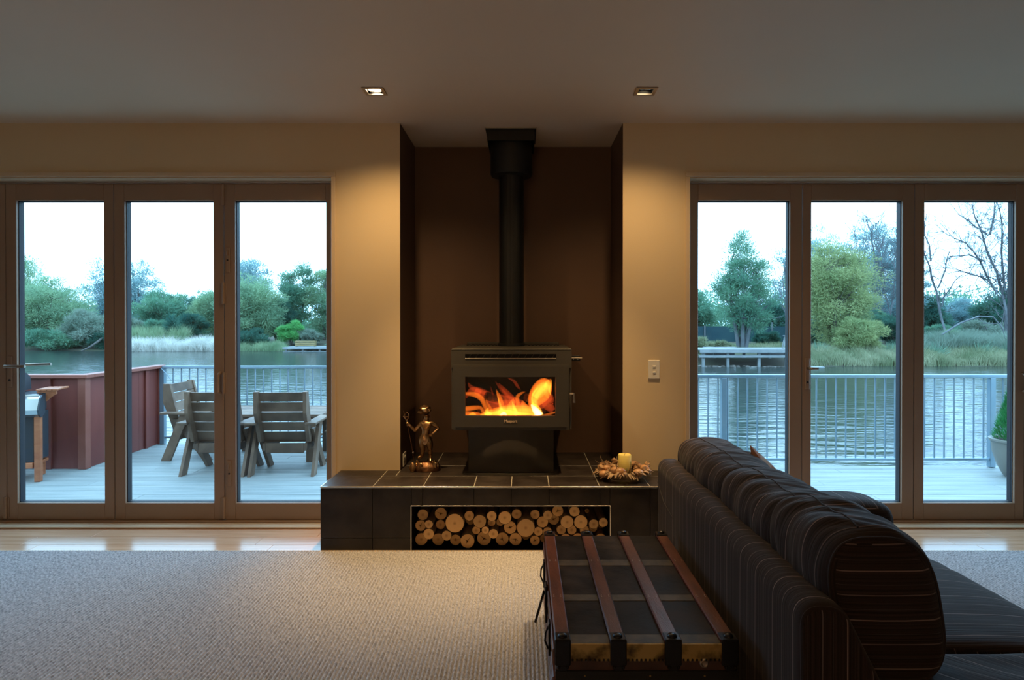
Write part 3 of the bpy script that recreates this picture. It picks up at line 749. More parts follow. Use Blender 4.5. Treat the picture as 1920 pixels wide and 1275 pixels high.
# ------------------------------------------------------------------ wood stove
SX = PX(959, 3.45)                       # axis of the stove
SF = 3.45
st = thing('wood_stove', 'charcoal freestanding wood burning stove on a pedestal in the dark alcove', 'stove', (SX, 3.7, HT))
ST = 1.068; bw0 = 0.339
ZS = PZ(690, SF)                         # underside of the top hood
b = MB()   # outer casing: sides, top and back, open front behind the door
b.bbox(SX - bw0, SX + bw0, SF, 4.02, ST - 0.012, ST, 0.003)
b.bbox(SX - bw0, SX - bw0 + 0.012, SF + 0.012, 4.02, PZ(806, SF), ST - 0.012, 0.002)
b.bbox(SX + bw0 - 0.012, SX + bw0, SF + 0.012, 4.02, PZ(806, SF), ST - 0.012, 0.002)
b.bbox(SX - bw0 + 0.012, SX + bw0 - 0.012, 4.005, 4.02, PZ(806, SF), ST - 0.012, 0.002)
b.bbox(SX - bw0 + 0.012, SX + bw0 - 0.012, SF + 0.03, 4.005, PZ(806, SF), PZ(806, SF) + 0.012, 0.002)
obj('casing', b, M_stove, st)
# hood front with the long slot
b = MB(); sl0, sl1 = PX(872, SF), PX(1043, SF); sz0, sz1 = PZ(671.5, SF), PZ(664, SF)
holed(b, 'Y', SF, SF + 0.012, (SX - bw0, SX + bw0, ZS, ST - 0.012), [(sl0, sl1, sz0, sz1)])
obj('hood_front', b, M_stove, st)
obj('slot_trim', MB().bbox(sl0, sl1, SF - 0.003, SF + 0.002, sz0 - 0.003, sz0, 0.001), M_steel, st)
obj('slot_back', MB().box(sl0 - 0.02, sl1 + 0.02, SF + 0.03, SF + 0.035, ZS + 0.002, ST - 0.014), M_black, st)
for i in range(13):
    x = sl0 + (sl1 - sl0) * (i + .5) / 13
    obj('louvre', MB().bar((x, SF + 0.018, sz0 + 0.001), (x + 0.012, SF + 0.018, sz1 - 0.001), 0.004, 0.012, (0, 1, 0)), M_stove, st)
# top grille
for i in range(26):
    x = SX - bw0 + 0.05 + i * (2 * bw0 - 0.1) / 25
    if abs(x + 0.074) < 0.095: continue
    obj('vent', MB().bbox(x - 0.006, x + 0.006, 3.90, 3.97, ST + 0.0002, ST + 0.004, 0.0015), M_black, st)
obj('top_lip', MB().bbox(SX - bw0 + 0.04, SX + bw0 - 0.04, 3.985, 4.02, ST, ST + 0.018, 0.003), M_stove, st)
# door: gently bowed plate with a window opening
def bow(x, w): return -0.018 * (1 - (x / w) ** 2)
dx0, dx1 = PX(849.5, SF) - SX, PX(1067, SF) - SX
dz0, dz1 = PZ(806, SF), PZ(684.5, SF)
wx0, wx1 = PX(872.5, SF) - SX, PX(1041, SF) - SX
wz0, wz1 = PZ(779, SF), PZ(706, SF)
def bowed(x0, x1, z0, z1, t, y0=SF, inset=0.0, nx=16):
    m_ = MB(); xs = [x0 + (x1 - x0) * i / nx for i in range(nx + 1)]; vs = []; fs = []
    for x in xs:
        yb = y0 + bow(x, 0.36)
        vs += [(SX + x, yb, z0), (SX + x, yb, z1), (SX + x, yb + t, z1), (SX + x, yb + t, z0)]
    for i in range(nx):
        o = i * 4
        for k_ in range(4): fs.append((o + k_, o + (k_ + 1) % 4, o + 4 + (k_ + 1) % 4, o + 4 + k_))
    fs.append((0, 1, 2, 3)); fs.append((nx * 4, nx * 4 + 3, nx * 4 + 2, nx * 4 + 1))
    return m_.add(vs, fs)
def cat(*ms):
    m_ = MB()
    for q in ms: m_.add(q.v, q.f)
    return m_
yo = SF - 0.004
dr = obj('door', cat(bowed(dx0, wx0, dz0, dz1, 0.02, yo), bowed(wx1, dx1, dz0, dz1, 0.02, yo), bowed(wx0, wx1, dz0, wz0, 0.02, yo), bowed(wx0, wx1, wz1, dz1, 0.02, yo)), M_stove, st)
ix0, ix1, iz0, iz1 = dx0 + 0.012, dx1 - 0.012, dz0 + 0.018, dz1 - 0.006
obj('face_plate', cat(bowed(ix0, wx0, iz0, iz1, 0.006, yo - 0.006), bowed(wx1, ix1, iz0, iz1, 0.006, yo - 0.006), bowed(wx0, wx1, iz0, wz0, 0.006, yo - 0.006), bowed(wx0, wx1, wz1, iz1, 0.006, yo - 0.006)), M_stove, dr)
obj('glass_pane', bowed(wx0, wx1, wz0, wz1, 0.004, yo + 0.008), G_stove, dr)
hd = MB(); hx = PX(1072, SF); hz = PZ(738, SF)
hd.tube([(hx - 0.012, SF - 0.01, hz), (hx + 0.012, SF - 0.012, hz)], 0.006, 8)
hd.tube([(hx + 0.010, SF - 0.012, hz + 0.004), (hx + 0.012, SF - 0.014, hz - 0.05)], [0.006, 0.008], 8)
obj('door_handle', hd, M_bsteel, dr, smooth=True)
# firebox
fb = MB(); fx0, fx1 = SX + wx0 - 0.03, SX + wx1 + 0.03
fb.box(fx0, fx1, SF + 0.33, SF + 0.34, wz0 - 0.03, wz1 + 0.05)
fb.box(fx0 - 0.01, fx0, SF + 0.03, SF + 0.34, wz0 - 0.03, wz1 + 0.05); fb.box(fx1, fx1 + 0.01, SF + 0.03, SF + 0.34, wz0 - 0.03, wz1 + 0.05)
fb.box(fx0, fx1, SF + 0.03, SF + 0.34, wz1 + 0.05, wz1 + 0.06); fb.box(fx0, fx1, SF + 0.03, SF + 0.34, wz0 - 0.04, wz0 - 0.03)
obj('firebox', fb, M_inner, st)
# pedestal: bowed front sheet
pz1 = PZ(808, SF); px0 = PX(878, 3.52) - SX; px1 = PX(1038, 3.52) - SX
vs = []; prof = [(px0, 3.95), (px0, 3.525)] + [(px0 + (px1 - px0) * i / 10, 3.525 - 0.03 * math.sin(PI * i / 10)) for i in range(1, 10)] + [(px1, 3.525), (px1, 3.95)]
ped = MB().prism([(SX + p[0], p[1]) for p in prof], HT + 0.012, pz1 - 0.001, 'Z')
obj('pedestal', ped, M_stove, st)
bx0 = PX(868.5, 3.50) - SX; bx1 = PX(1047.5, 3.50) - SX
prof = [(bx0 + 0.02, 4.03), (bx0, 3.50)] + [(bx0 + (bx1 - bx0) * i / 12, 3.50 - 0.04 * math.sin(PI * i / 12)) for i in range(1, 12)] + [(bx1, 3.50), (bx1 - 0.02, 4.03)]
obj('base_plate', MB().prism([(SX + p[0], p[1]) for p in prof], HT + 0.0005, HT + 0.012, 'Z'), M_stove, st)
# air control with its marks
ac = MB().bbox(PX(1072, 3.6), PX(1088, 3.6), 3.598, 3.604, PZ(677, 3.6), PZ(667, 3.6), 0.001)
aco = obj('air_control', ac, M_black, st)
obj('air_slider', MB().tube([(PX(1070, 3.6), 3.59, PZ(671, 3.6)), (PX(1091, 3.6), 3.59, PZ(671, 3.6))], 0.004, 8), M_bsteel, aco, smooth=True)
def textobj(name, s, size, loc, m, parent, ext=0.0005):
    cu = bpy.data.curves.new(name, 'FONT'); cu.body = s; cu.size = size; cu.extrude = ext; cu.align_x = 'CENTER'; cu.align_y = 'CENTER'
    tmp = bpy.data.objects.new('tmp_text', cu); COL.objects.link(tmp)
    me = bpy.data.meshes.new_from_object(tmp.evaluated_get(bpy.context.evaluated_depsgraph_get()))
    COL.objects.unlink(tmp); bpy.data.objects.remove(tmp)
    me.transform(Matrix.Translation(loc) @ Matrix.Rotation(PI / 2, 4, 'X')); me.materials.clear(); me.materials.append(m)
    return link(name, me, parent)
M_let = mat('pale_gold_lettering', (1.0, 0.72, 0.45), 0.3)
M_letw = mat('white_lettering', (0.85, 0.85, 0.85), 0.4)
textobj('lettering', 'I', 0.021, (PX(1075.5, 3.6), 3.5975, PZ(672.5, 3.6)), M_letw, aco)
textobj('lettering', 'L', 0.021, (PX(1083, 3.6), 3.5975, PZ(672.5, 3.6)), M_letw, aco)
textobj('lettering', 'Masport', 0.0215, (PX(957.5, 3.43), yo - 0.006 - 0.0185 - 0.0006, PZ(789.5, 3.43)), M_let, dr, 0.001)

# burning logs and flames
def burnlog(p0, p1, r, lab):
    b = MB().tube([Vector(p0).lerp(Vector(p1), i / 6) + Vector((0, 0, 0.003 * mnoise.noise(Vector((i, r, 0))))) for i in range(7)], [r * (1 + .12 * mnoise.noise(Vector((i * .9, r * 50, 3)))) for i in range(7)], 10)
    o = obj('burning_log', b, M_char, smooth=True); tag(o, lab, 'log')
zf = wz0 - 0.03
burnlog((SX - 0.21, SF + 0.20, zf + 0.032), (SX + 0.20, SF + 0.24, zf + 0.032), 0.032, 'charred log lying across the bottom of the stove fire')
burnlog((SX - 0.15, SF + 0.12, zf + 0.125), (SX + 0.00, SF + 0.21, zf + 0.075), 0.026, 'charred log tilted down to the right behind the left flames')
burnlog((SX + 0.08, SF + 0.14, zf + 0.115), (SX + 0.22, SF + 0.22, zf + 0.070), 0.024, 'charred log tilted under the tall flame on the right of the stove')
def flamemat(name, col, dens):
    m = bpy.data.materials.new(name); m.use_nodes = True; nt = m.node_tree; nt.nodes.clear()
    e = _n(nt, 'ShaderNodeEmission'); e.inputs[0].default_value = (*col, 1); e.inputs[1].default_value = dens
    o = _n(nt, 'ShaderNodeOutputMaterial'); nt.links.new(e.outputs[0], o.inputs['Volume'])
    return m
FM = {'r': flamemat('flame_red', (1, 0.10, 0.02), 9), 'o': flamemat('flame_orange', (1, 0.19, 0.015), 32), 'y': flamemat('flame_yellow', (1, 0.42, 0.03), 48), 'w': flamemat('flame_white', (1, 0.8, 0.35), 100)}
fire = thing('fire', 'orange and yellow flames burning behind the stove glass', 'fire', (SX, SF + 0.12, zf))
FL = [('o', .12, [(1130,560,50),(1200,470,80),(1270,390,95),(1325,300,75),(1350,220,40),(1380,165,8)]),
      ('y', .10, [(1120,560,20),(1100,470,14),(1120,380,14),(1180,300,10)]),
      ('o', .12, [(1340,170,14),(1335,230,40),(1330,300,52),(1320,380,40),(1340,460,10)]),
      ('o', .13, [(1140,440,60),(1210,350,85),(1280,280,70),(1330,240,40)]),
      ('r', .16, [(250,330,40),(420,420,60),(600,480,70),(800,500,70),(980,560,50)]),
      ('r', .17, [(100,450,20),(200,330,40),(330,380,50)]),
      ('o', .14, [(420,690,40),(600,650,60),(820,640,70),(1000,640,70),(1180,660,50)]),
      ('r', .15, [(600,230,8),(680,330,34),(760,420,44),(860,520,40)]),
      ('o', .10, [(1170,715,75),(1120,560,68),(1125,430,72),(1200,310,88),(1290,235,80),(1345,300,38),(1370,380,14),(1390,430,3)]),
      ('o', .09, [(1150,640,30),(1130,480,45),(1190,360,50),(1270,270,45),(1330,220,20)]),
      ('y', .08, [(1388,170,6),(1384,250,16),(1362,330,15),(1388,430,4)]),
      ('w', .07, [(1215,718,55),(1150,630,42),(1100,565,18),(1085,545,3)]),
      ('y', .08, [(1230,715,45),(1180,610,40),(1120,555,25),(1090,520,5)]),
      ('o', .11, [(880,710,60),(890,560,32),(880,440,28),(930,385,20),(1005,355,3)]),
      ('y', .10, [(870,710,40),(850,640,28),(820,560,18),(800,500,3)]),
      ('o', .10, [(650,710,70),(645,580,40),(615,450,32),(580,370,18),(560,315,2)]),
      ('y', .09, [(655,710,50),(640,620,24),(600,480,12),(572,350,2)]),
      ('o', .11, [(800,710,80),(790,580,55),(815,490,28),(825,455,3)]),
      ('r', .12, [(560,410,6),(620,400,14),(690,440,24),(720,520,14),(740,590,3)]),
      ('o', .10, [(430,712,70),(470,620,32),(430,530,18),(405,455,3)]),
      ('y', .09, [(440,712,60),(420,650,30),(440,610,10),(460,590,2)]),
      ('o', .12, [(95,385,20),(240,400,36),(340,460,36),(390,560,30),(430,650,30)]),
      ('r', .13, [(140,220,8),(200,300,34),(320,340,40),(440,380,30),(560,420,5)]),
      ('o', .11, [(90,620,38),(220,600,34),(330,600,24),(380,690,30)]),
      ('o', .10, [(90,700,40),(250,700,40),(380,715,20)]),
      ('y', .08, [(150,705,8),(210,690,24),(260,705,8)]),
      ('y', .09, [(320,712,14),(500,695,34),(700,670,44),(850,690,36),(1080,705,24),(1260,715,8)]),
      ('o', .10, [(340,700,20),(520,680,50),(700,660,60),(900,660,50),(1080,660,44),(1200,700,20)]),
      ('w', .08, [(620,712,10),(680,680,24),(720,712,8)]),
      ('r', .12, [(1380,380,20),(1370,460,60),(1330,540,80),(1420,640,40)]),
      ('o', .09, [(1270,715,14),(1360,690,18),(1460,660,10)]),
      ('r', .11, [(1120,600,40),(1220,560,60),(1300,500,50),(1400,440,30)]),
      ('o', .11, [(1000,712,80),(985,610,70),(965,530,34),(955,485,4)]),
      ('r', .14, [(550,200,6),(610,290,16),(680,370,26),(760,430,16)]),
      ('r', .15, [(740,150,8),(830,200,20),(880,270,22),(930,330,4)]),
      ('r', .12, [(470,260,2),(490,320,10),(510,400,16),(500,500,30)]),
      ('r', .13, [(380,420,10),(500,560,50),(700,540,60),(900,560,50),(1050,600,30)]),
      ('o', .12, [(560,640,20),(700,600,40),(860,600,40)])]
for key, dy, pts in FL:
    # smooth the centre line, then sweep an ellipse along it
    P3 = []
    for i in range(len(pts) - 1):
        p0 = pts[max(i - 1, 0)]; p1 = pts[i]; p2 = pts[i + 1]; p3 = pts[min(i + 2, len(pts) - 1)]
        for s_ in range(5):
            t_ = s_ / 5
            P3.append([0.5 * (2 * p1[q] + (p2[q] - p0[q]) * t_ + (2 * p0[q] - 5 * p1[q] + 4 * p2[q] - p3[q]) * t_ ** 2 + (3 * p1[q] - p0[q] - 3 * p2[q] + p3[q]) * t_ ** 3) for q in range(3)])
    P3.append(list(pts[-1])); Yf = SF + dy
    sc_ = Yf / F / 8; n = 10; vs = []
    C = [Vector((PX(860 + p[0] / 8, Yf), 0, PZ(690 + p[1] / 8, Yf))) for p in P3]
    for i, p in enumerate(C):
        d = (C[min(i + 1, len(C) - 1)] - C[max(i - 1, 0)]).normalized(); nrm = Vector((-d.z, 0, d.x)); r = max(P3[i][2], 1) * sc_ * 1.15
        for k_ in range(n):
            a_ = 2 * PI * k_ / n; q = p + nrm * math.cos(a_) * r; ry = min(max(r * 0.9, 0.008), 0.026)
            q = Vector((min(max(q.x, fx0 + 0.012), fx1 - 0.012), Yf + math.sin(a_) * ry * min(1, r / 0.006), max(q.z, zf + 0.002)))
            vs.append(q)
    fs = [(i * n + k_, i * n + (k_ + 1) % n, (i + 1) * n + (k_ + 1) % n, (i + 1) * n + k_) for i in range(len(C) - 1) for k_ in range(n)]
    fs += [tuple(range(n))[::-1], tuple(range((len(C) - 1) * n, len(C) * n))]
    obj('flame', MB().add(vs, fs), FM[key], fire, smooth=True)

# ------------------------------------------------------------------ flue
FX, FYc = -0.074, 3.84
fp = thing('flue_pipe', 'tall black perforated flue pipe rising from the stove to the ceiling', 'flue', (FX, FYc, ST))
obj('perforated_shield', MB().lathe([(0.0775, -0.001 + 0.001), (0.0775, 1.07)], (0, 0, 0), 48), M_herr, fp, local=True, smooth=True)
obj('seam_strip', MB().bbox(-0.030, -0.004, -0.0805, -0.070, 0.0, 1.06, 0.002), M_black, fp, local=True)
obj('base_collar', MB().lathe([(0.080, 0.0005), (0.083, 0.004), (0.083, 0.016), (0.079, 0.018)], (0, 0, 0), 40), M_black, fp, local=True, smooth=True)
zc = PZ(333, FYc) - ST
obj('ceiling_collar', MB().lathe([(0.10, zc), (0.125, zc + 0.006), (0.131, zc + 0.02), (0.131, zc + 0.21), (0.131, CEIL - ST - 0.012)], (0, 0, 0), 48), M_black, fp, local=True, smooth=True)
pz = MB(); hw = 0.152
pz.bbox(-hw, hw, -0.165, 0.150, CEIL - ST - 0.012, CEIL - ST - 0.0005, 0.002)
obj('ceiling_plate', pz, M_black, fp, local=True)
obj('plate_skirt', holed(MB(), 'Z', CEIL - ST - 0.075, CEIL - ST - 0.012, (-hw + .01, hw - .01, -0.155, 0.14), [(-hw + .013, hw - .013, -0.152, 0.137)]), M_black, fp, local=True)
obj('plate_edge', MB().bbox(-hw - 0.002, hw + 0.002, -0.170, -0.165, CEIL - ST - 0.006, CEIL - ST - 0.0005, 0.001), M_bsteel, fp, local=True)

# ------------------------------------------------------------------ downlights
M_bulb = emis('lamp_glow', (1.0, 0.86, 0.62), 22)
M_bulb2 = emis('lamp_glow_dim', (1.0, 0.80, 0.52), 7)
for i, (x, y) in enumerate(DL):
    d = thing('downlight', ['square steel recessed downlight glowing brightly to the left of the flue', 'square steel recessed downlight tilted away, to the right of the flue'][i], 'ceiling light', (x, y, CEIL), 0, 'recessed ceiling downlights')
    fr = holed(MB(), 'Z', -0.006, -0.0005, (-0.053, 0.053, -0.053, 0.053), [(-0.037, 0.037, -0.037, 0.037)])
    obj('frame', fr, M_bsteel, d, local=True)
    obj('housing', cat(MB().box(-0.040, -0.0375, -0.04, 0.04, -0.0, 0.07), MB().box(0.0375, 0.040, -0.04, 0.04, -0.0, 0.07), MB().box(-0.0375, 0.0375, -0.04, -0.0375, 0, 0.07), MB().box(-0.0375, 0.0375, 0.0375, 0.04, 0, 0.07), MB().box(-0.04, 0.04, -0.04, 0.04, 0.07, 0.073)), M_black, d, local=True)
    R = Matrix.Rotation(math.radians(-10 if i == 0 else 12), 4, 'X')
    obj('reflector', MB().lathe([(0.026, 0.03), (0.034, 0.012), (0.0355, 0.008), (0.036, 0.010), (0.027, 0.032)], (0, 0, 0), 28, M=R), M_steel, d, local=True, smooth=True)
    obj('bulb', MB().lathe([(0.0, 0.012 if i == 0 else .02), (0.028, 0.013 if i == 0 else .021), (0.03, 0.02 if i == 0 else .026)], (0, 0.0, 0), 24, M=R), M_bulb if i == 0 else M_bulb2, d, local=True)

# ------------------------------------------------------------------ light switch, power outlet
sx0, sx1, sz_0, sz_1 = PX(1215, WY), PX(1237, WY), PZ(710, WY), PZ(675, WY)
sw = thing('light_switch', 'white two button light switch plate on the cream wall right of the alcove', 'switch', ((sx0 + sx1) / 2, WY, (sz_0 + sz_1) / 2))
obj('plate', MB().bbox(sx0, sx1, WY - 0.009, WY - 0.0005, sz_0, sz_1, 0.003), M_white, sw)
for zc_ in (PZ(687, WY), PZ(698, WY)):
    xm = (sx0 + sx1) / 2
    obj('rocker', MB().bbox(xm - 0.009, xm + 0.009, WY - 0.0135, WY - 0.009, zc_ - 0.005, zc_ + 0.005, 0.0015), M_white, sw)
po_ = thing('power_outlet', 'white power outlet low on the dark alcove side beside the bronze figurine', 'outlet', (AX0, 3.70, 0.39))
obj('plate', MB().bbox(AX0 + 0.0005, AX0 + 0.008, 3.66, 3.745, 0.352, 0.430, 0.002), M_white, po_)
obj('switch', MB().bbox(AX0 + 0.008, AX0 + 0.012, 3.69, 3.705, 0.40, 0.415, 0.001), M_white, po_)
for y in (3.685, 3.715): obj('socket', MB().bbox(AX0 + 0.008, AX0 + 0.0095, y - 0.007, y + 0.007, 0.368, 0.386, 0.0005), M_grayp, po_)

# ------------------------------------------------------------------ bronze figurine
def skin(name, joints, edges, m, parent, root=0, levels=2, fat=1.28):
    me = bpy.data.meshes.new(name); b = bmesh.new(); lay = b.verts.layers.skin.verify(); bv = []
    for i, j in enumerate(joints):
        v = b.verts.new(j[:3]); v[lay].radius = (j[3] * fat, (j[4] if len(j) > 4 else j[3]) * fat); v[lay].use_root = (i == root); bv.append(v)
    for a_, c_ in edges: b.edges.new((bv[a_], bv[c_]))
    b.to_mesh(me); b.free(); me.materials.append(m)
    o = link(name, me, parent, True)
    md = o.modifiers.new('Skin', 'SKIN'); md.use_smooth_shade = True
    s_ = o.modifiers.new('Sub', 'SUBSURF'); s_.levels = levels; s_.render_levels = levels
    dg = bpy.context.evaluated_depsgraph_get(); me2 = bpy.data.meshes.new_from_object(o.evaluated_get(dg))
    o.modifiers.clear(); o.data = me2
    me2.polygons.foreach_set('use_smooth', [True] * len(me2.polygons))
    return o
K = 0.000368
FGX, FGY = PX(798, 3.60), 3.60
fg = thing('bronze_figurine', 'bronze figurine of a boy in a puffy cap, hand on hip, beside hearth tools', 'figurine', (FGX, FGY, HT))
def g3(x, y, dy=0.0): return ((x - 493) * K, dy, (1165 - y) * K)
def J(x, y, r, dy=0.0, r2=None): return (*g3(x, y, dy), r * K, (r2 or r) * K)
joints = [J(482, 640, 78, 0, 62), J(488, 590, 62, 0, 50), J(490, 500, 76, 0, 58), J(495, 425, 74, 0, 48), J(500, 385, 30), J(504, 345, 32),
          J(505, 300, 44, -0.002), J(506, 265, 38),
          J(412, 425, 34), J(360, 485, 26, -0.004), J(328, 535, 22, -0.012), J(285, 480, 18, -0.018), J(240, 425, 16, -0.022),
          J(590, 412, 34), J(655, 455, 27, 0.002), J(702, 495, 23, 0.004), J(650, 545, 19, -0.008), J(592, 588, 18, -0.016),
          J(425, 700, 60, -0.004), J(440, 780, 48, -0.006), J(452, 835, 30, -0.008), J(440, 890, 30, -0.004), J(430, 935, 24), J(395, 955, 24, -0.018), J(372, 958, 15, -0.026),
          J(545, 700, 60, -0.002), J(560, 780, 46, -0.004), J(566, 835, 28, -0.006), J(566, 900, 30, -0.002), J(568, 965, 22), J(572, 1010, 22, -0.014), J(574, 1020, 14, -0.024)]
E = [(0, 1), (1, 2), (2, 3), (3, 4), (4, 5), (5, 6), (6, 7), (3, 8), (8, 9), (9, 10), (10, 11), (11, 12), (3, 13), (13, 14), (14, 15), (15, 16), (16, 17),
     (0, 18), (18, 19), (19, 20), (20, 21), (21, 22), (22, 23), (23, 24), (0, 25), (25, 26), (26, 27), (27, 28), (28, 29), (29, 30), (30, 31)]
skin('body', joints, E, M_bronze, fg)
# face
fc_ = MB(); fc_.ball(g3(505, 308, -0.017), 0.0048, 8, 6, (0.7, 1.2, 1.3)); fc_.ball(g3(505, 338, -0.0145), 0.0042, 8, 6, (1.3, .6, .5))
for s_ in (-1, 1): fc_.ball(g3(505 + 17 * s_, 296, -0.0152), 0.0033, 8, 6, (1.2, .6, .7)); fc_.ball(g3(505 + 47 * s_, 308, 0.0), 0.005, 8, 6, (.6, 1, 1.3))
obj('face', fc_, M_bronze, fg, local=True, smooth=True)
# fingers of both hands
fi = MB()
for q in range(4):
    c0 = Vector(g3(238 - q * 2, 408 + q * 11, -0.024)); fi.tube([c0 + Vector((0.004, 0.006, 0)), c0 + Vector((-0.001, -0.003, 0.0)), c0 + Vector((-0.008, -0.004, 0)), c0 + Vector((-0.011, 0.002, 0))], [0.0023, 0.0022, 0.002, 0.0016], 6)
    c0 = Vector(g3(588, 580 + q * 9, -0.018)); fi.tube([c0 + Vector((0.003, 0, 0)), c0 + Vector((-0.006, -0.003, -0.001)), c0 + Vector((-0.013, 0.001, -0.002))], [0.0024, 0.0022, 0.0016], 6)
fi.tube([g3(245, 400, -0.024), g3(230, 385, -0.028), g3(222, 390, -0.031)], [0.0026, 0.0024, 0.0018], 6)
fi.tube([g3(600, 572, -0.016), g3(588, 560, -0.020), g3(578, 556, -0.022)], [0.0026, 0.0024, 0.0018], 6)
obj('fingers', fi, M_bronze, fg, local=True, smooth=True)
cap_ = MB(); cap_.ball(g3(485, 195, 0.0), 88 * K, 20, 12, (1.12, 1.0, .72), 0.35, 3); cap_.ball(g3(430, 235, -0.004), 48 * K, 14, 10, (1.2, 1, .7), 0.4, 5)
cap_.ball(g3(535, 205, -0.010), 46 * K, 14, 10, (1.1, 1, .7), 0.4, 8)
obj('cap', cap_, M_bronze, fg, local=True, smooth=True)
cb = MB().lathe([(48 * K, 0), (53 * K, 8 * K), (50 * K, 22 * K)], g3(503, 262), 20); obj('cap_band', cb, M_bronze_d, fg, local=True, smooth=True)
bl = MB()
for zz, rr in ((628, 76), (612, 70)): bl.tube([Vector(g3(486, zz)) + Vector((math.cos(t_) * rr * K * 1.08, math.sin(t_) * rr * K * 0.9, 0.004 * math.cos(t_ * 2))) for t_ in np.linspace(0, 2 * PI, 20)], 0.0022, 6)
obj('belt', bl, M_bronze, fg, local=True, smooth=True)
sp_ = MB(); sp_.prism([(g3(445, 0)[0], g3(0, 650)[2]), (g3(540, 0)[0], g3(0, 650)[2]), (g3(520, 0)[0], g3(0, 735)[2]), (g3(495, 0)[0], g3(0, 750)[2]), (g3(465, 0)[0], g3(0, 735)[2])], -0.030, -0.024)
obj('sporran', sp_, M_bronze, fg, local=True)
la = MB()
la.tube([g3(420, 400, -0.016), g3(470, 460, -0.029), g3(510, 505, -0.029)], 0.0028, 6); la.tube([g3(585, 395, -0.016), g3(545, 450, -0.028), g3(500, 505, -0.029)], 0.0028, 6)
obj('lapel', la, M_bronze, fg, local=True, smooth=True)
cf = MB()
for x_, y_ in ((452, 838), (566, 832)): cf.lathe([(33 * K, -8 * K), (37 * K, 0), (33 * K, 8 * K)], g3(x_, y_, -0.007), 14)
for x_, y_ in ((430, 905), (566, 905)): cf.lathe([(31 * K, -8 * K), (34 * K, 0), (31 * K, 8 * K)], g3(x_, y_, -0.003), 14)
obj('boot_cuffs', cf, M_bronze_d, fg, local=True, smooth=True)
# rocky base: heaped lumps
rnd = random.Random(4)
rk = MB(); rk.lathe([(0.02, 0.0005), (235 * K, 0.0008), (232 * K, 0.014), (190 * K, 0.03), (120 * K, 0.05), (0.0, 0.055)], g3(500, 1165), 26, sx=1, sy=0.62)
obj('base', rk, M_bronze_d, fg, local=True, smooth=True)
for i in range(22):
    a_ = 2 * PI * i / 22 + rnd.random() * .2; rr = rnd.uniform(0.6, 1.0) * 190 * K
    b = MB().ball((0.0026 + math.cos(a_) * rr, math.sin(a_) * rr * 0.6, rnd.uniform(0.018, 0.038)), rnd.uniform(0.011, 0.017), 8, 6, (0.8, .8, 1.3), 0.5, i)
    obj('rock', b, M_bronze, fg, local=True, smooth=True)
# staff tools held in the hand
tl = MB(); tl.tube([g3(212, 405, -0.028), g3(262, 640, -0.032), g3(305, 860, -0.036), g3(318, 980, -0.038)], 0.0024, 8)
to = obj('poker_rod', tl, M_bronze_d, fg, local=True, smooth=True)
hk = MB(); hk.tube([g3(212, 410, -0.028), g3(208, 360, -0.028), g3(175, 320, -0.028), g3(150, 285, -0.028)], [0.0036, 0.0030, 0.0026, 0.0018], 8)
hk.tube([g3(205, 360, -0.028), g3(232, 310, -0.028), g3(238, 262, -0.028), g3(215, 228, -0.028), g3(188, 240, -0.028), g3(186, 268, -0.028)], [0.003, 0.0028, 0.0026, 0.0026, 0.0024, 0.002], 8)
hk.tube([g3(190, 330, -0.030), g3(170, 260, -0.030), g3(158, 208, -0.030)], [0.0028, 0.0024, 0.0014], 8); hk.tube([g3(150, 300, -0.028), g3(232, 300, -0.028)], 0.002, 6)
hk.ball(g3(212, 398, -0.029), 0.006, 10, 8)
obj('tool_hooks', hk, M_bronze, to, local=True, smooth=True)
hk = MB().ball(g3(310, 862, -0.037), 0.0062, 10, 8); obj('rod_knob', hk, M_steel, to, local=True, smooth=True)
sh = MB(); sh.ball(g3(303, 1090, -0.046), 52 * K, 14, 10, (0.95, 0.30, 1.45)); obj('shovel', sh, M_bronze, to, local=True, smooth=True)

# ------------------------------------------------------------------ wreath and candle
WC = Vector((0.555, 3.41, HT)); rnd = random.Random(11)
wr = thing('dried_wreath', 'brown wreath of dried pods, gourds and leaves on the right end of the hearth', 'wreath', WC)
ring = MB().tube([(math.cos(t_) * 0.105, math.sin(t_) * 0.085, 0.030) for t_ in np.linspace(0, 2 * PI, 30)], 0.019, 10); obj('ring_base', ring, M_bark, wr, local=True, smooth=True)
for i in range(34):
    a_ = rnd.random() * 2 * PI; rr = rnd.uniform(0.7, 1.25)
    p = (math.cos(a_) * 0.118 * rr, math.sin(a_) * 0.095 * rr, rnd.uniform(0.035, 0.072) - 0.02 * abs(rr - 1))
    r = rnd.uniform(0.012, 0.019)
    obj('seed_pod', MB().ball(p, r, 9, 7, (1, 1, rnd.uniform(.7, 1.2)), 0.7, i), M_pod, wr, local=True, smooth=True)
for p, r in (((-0.03, -0.085, 0.058), 0.029), ((-0.055, -0.078, 0.066), 0.022), ((0.070, -0.080, 0.050), 0.028), ((0.118, -0.01, 0.060), 0.024), ((-0.115, -0.06, 0.040), 0.024), ((-0.095, -0.02, 0.062), 0.021)):
    obj('gourd', cat(MB().ball(p, r, 16, 12, (1.1, .9, .85)), MB().tube([(p[0] + r, p[1], p[2]), (p[0] + r * 1.35, p[1] - .002, p[2] + .004)], [0.004, 0.002], 6)), M_gourd, wr, local=True, smooth=True)
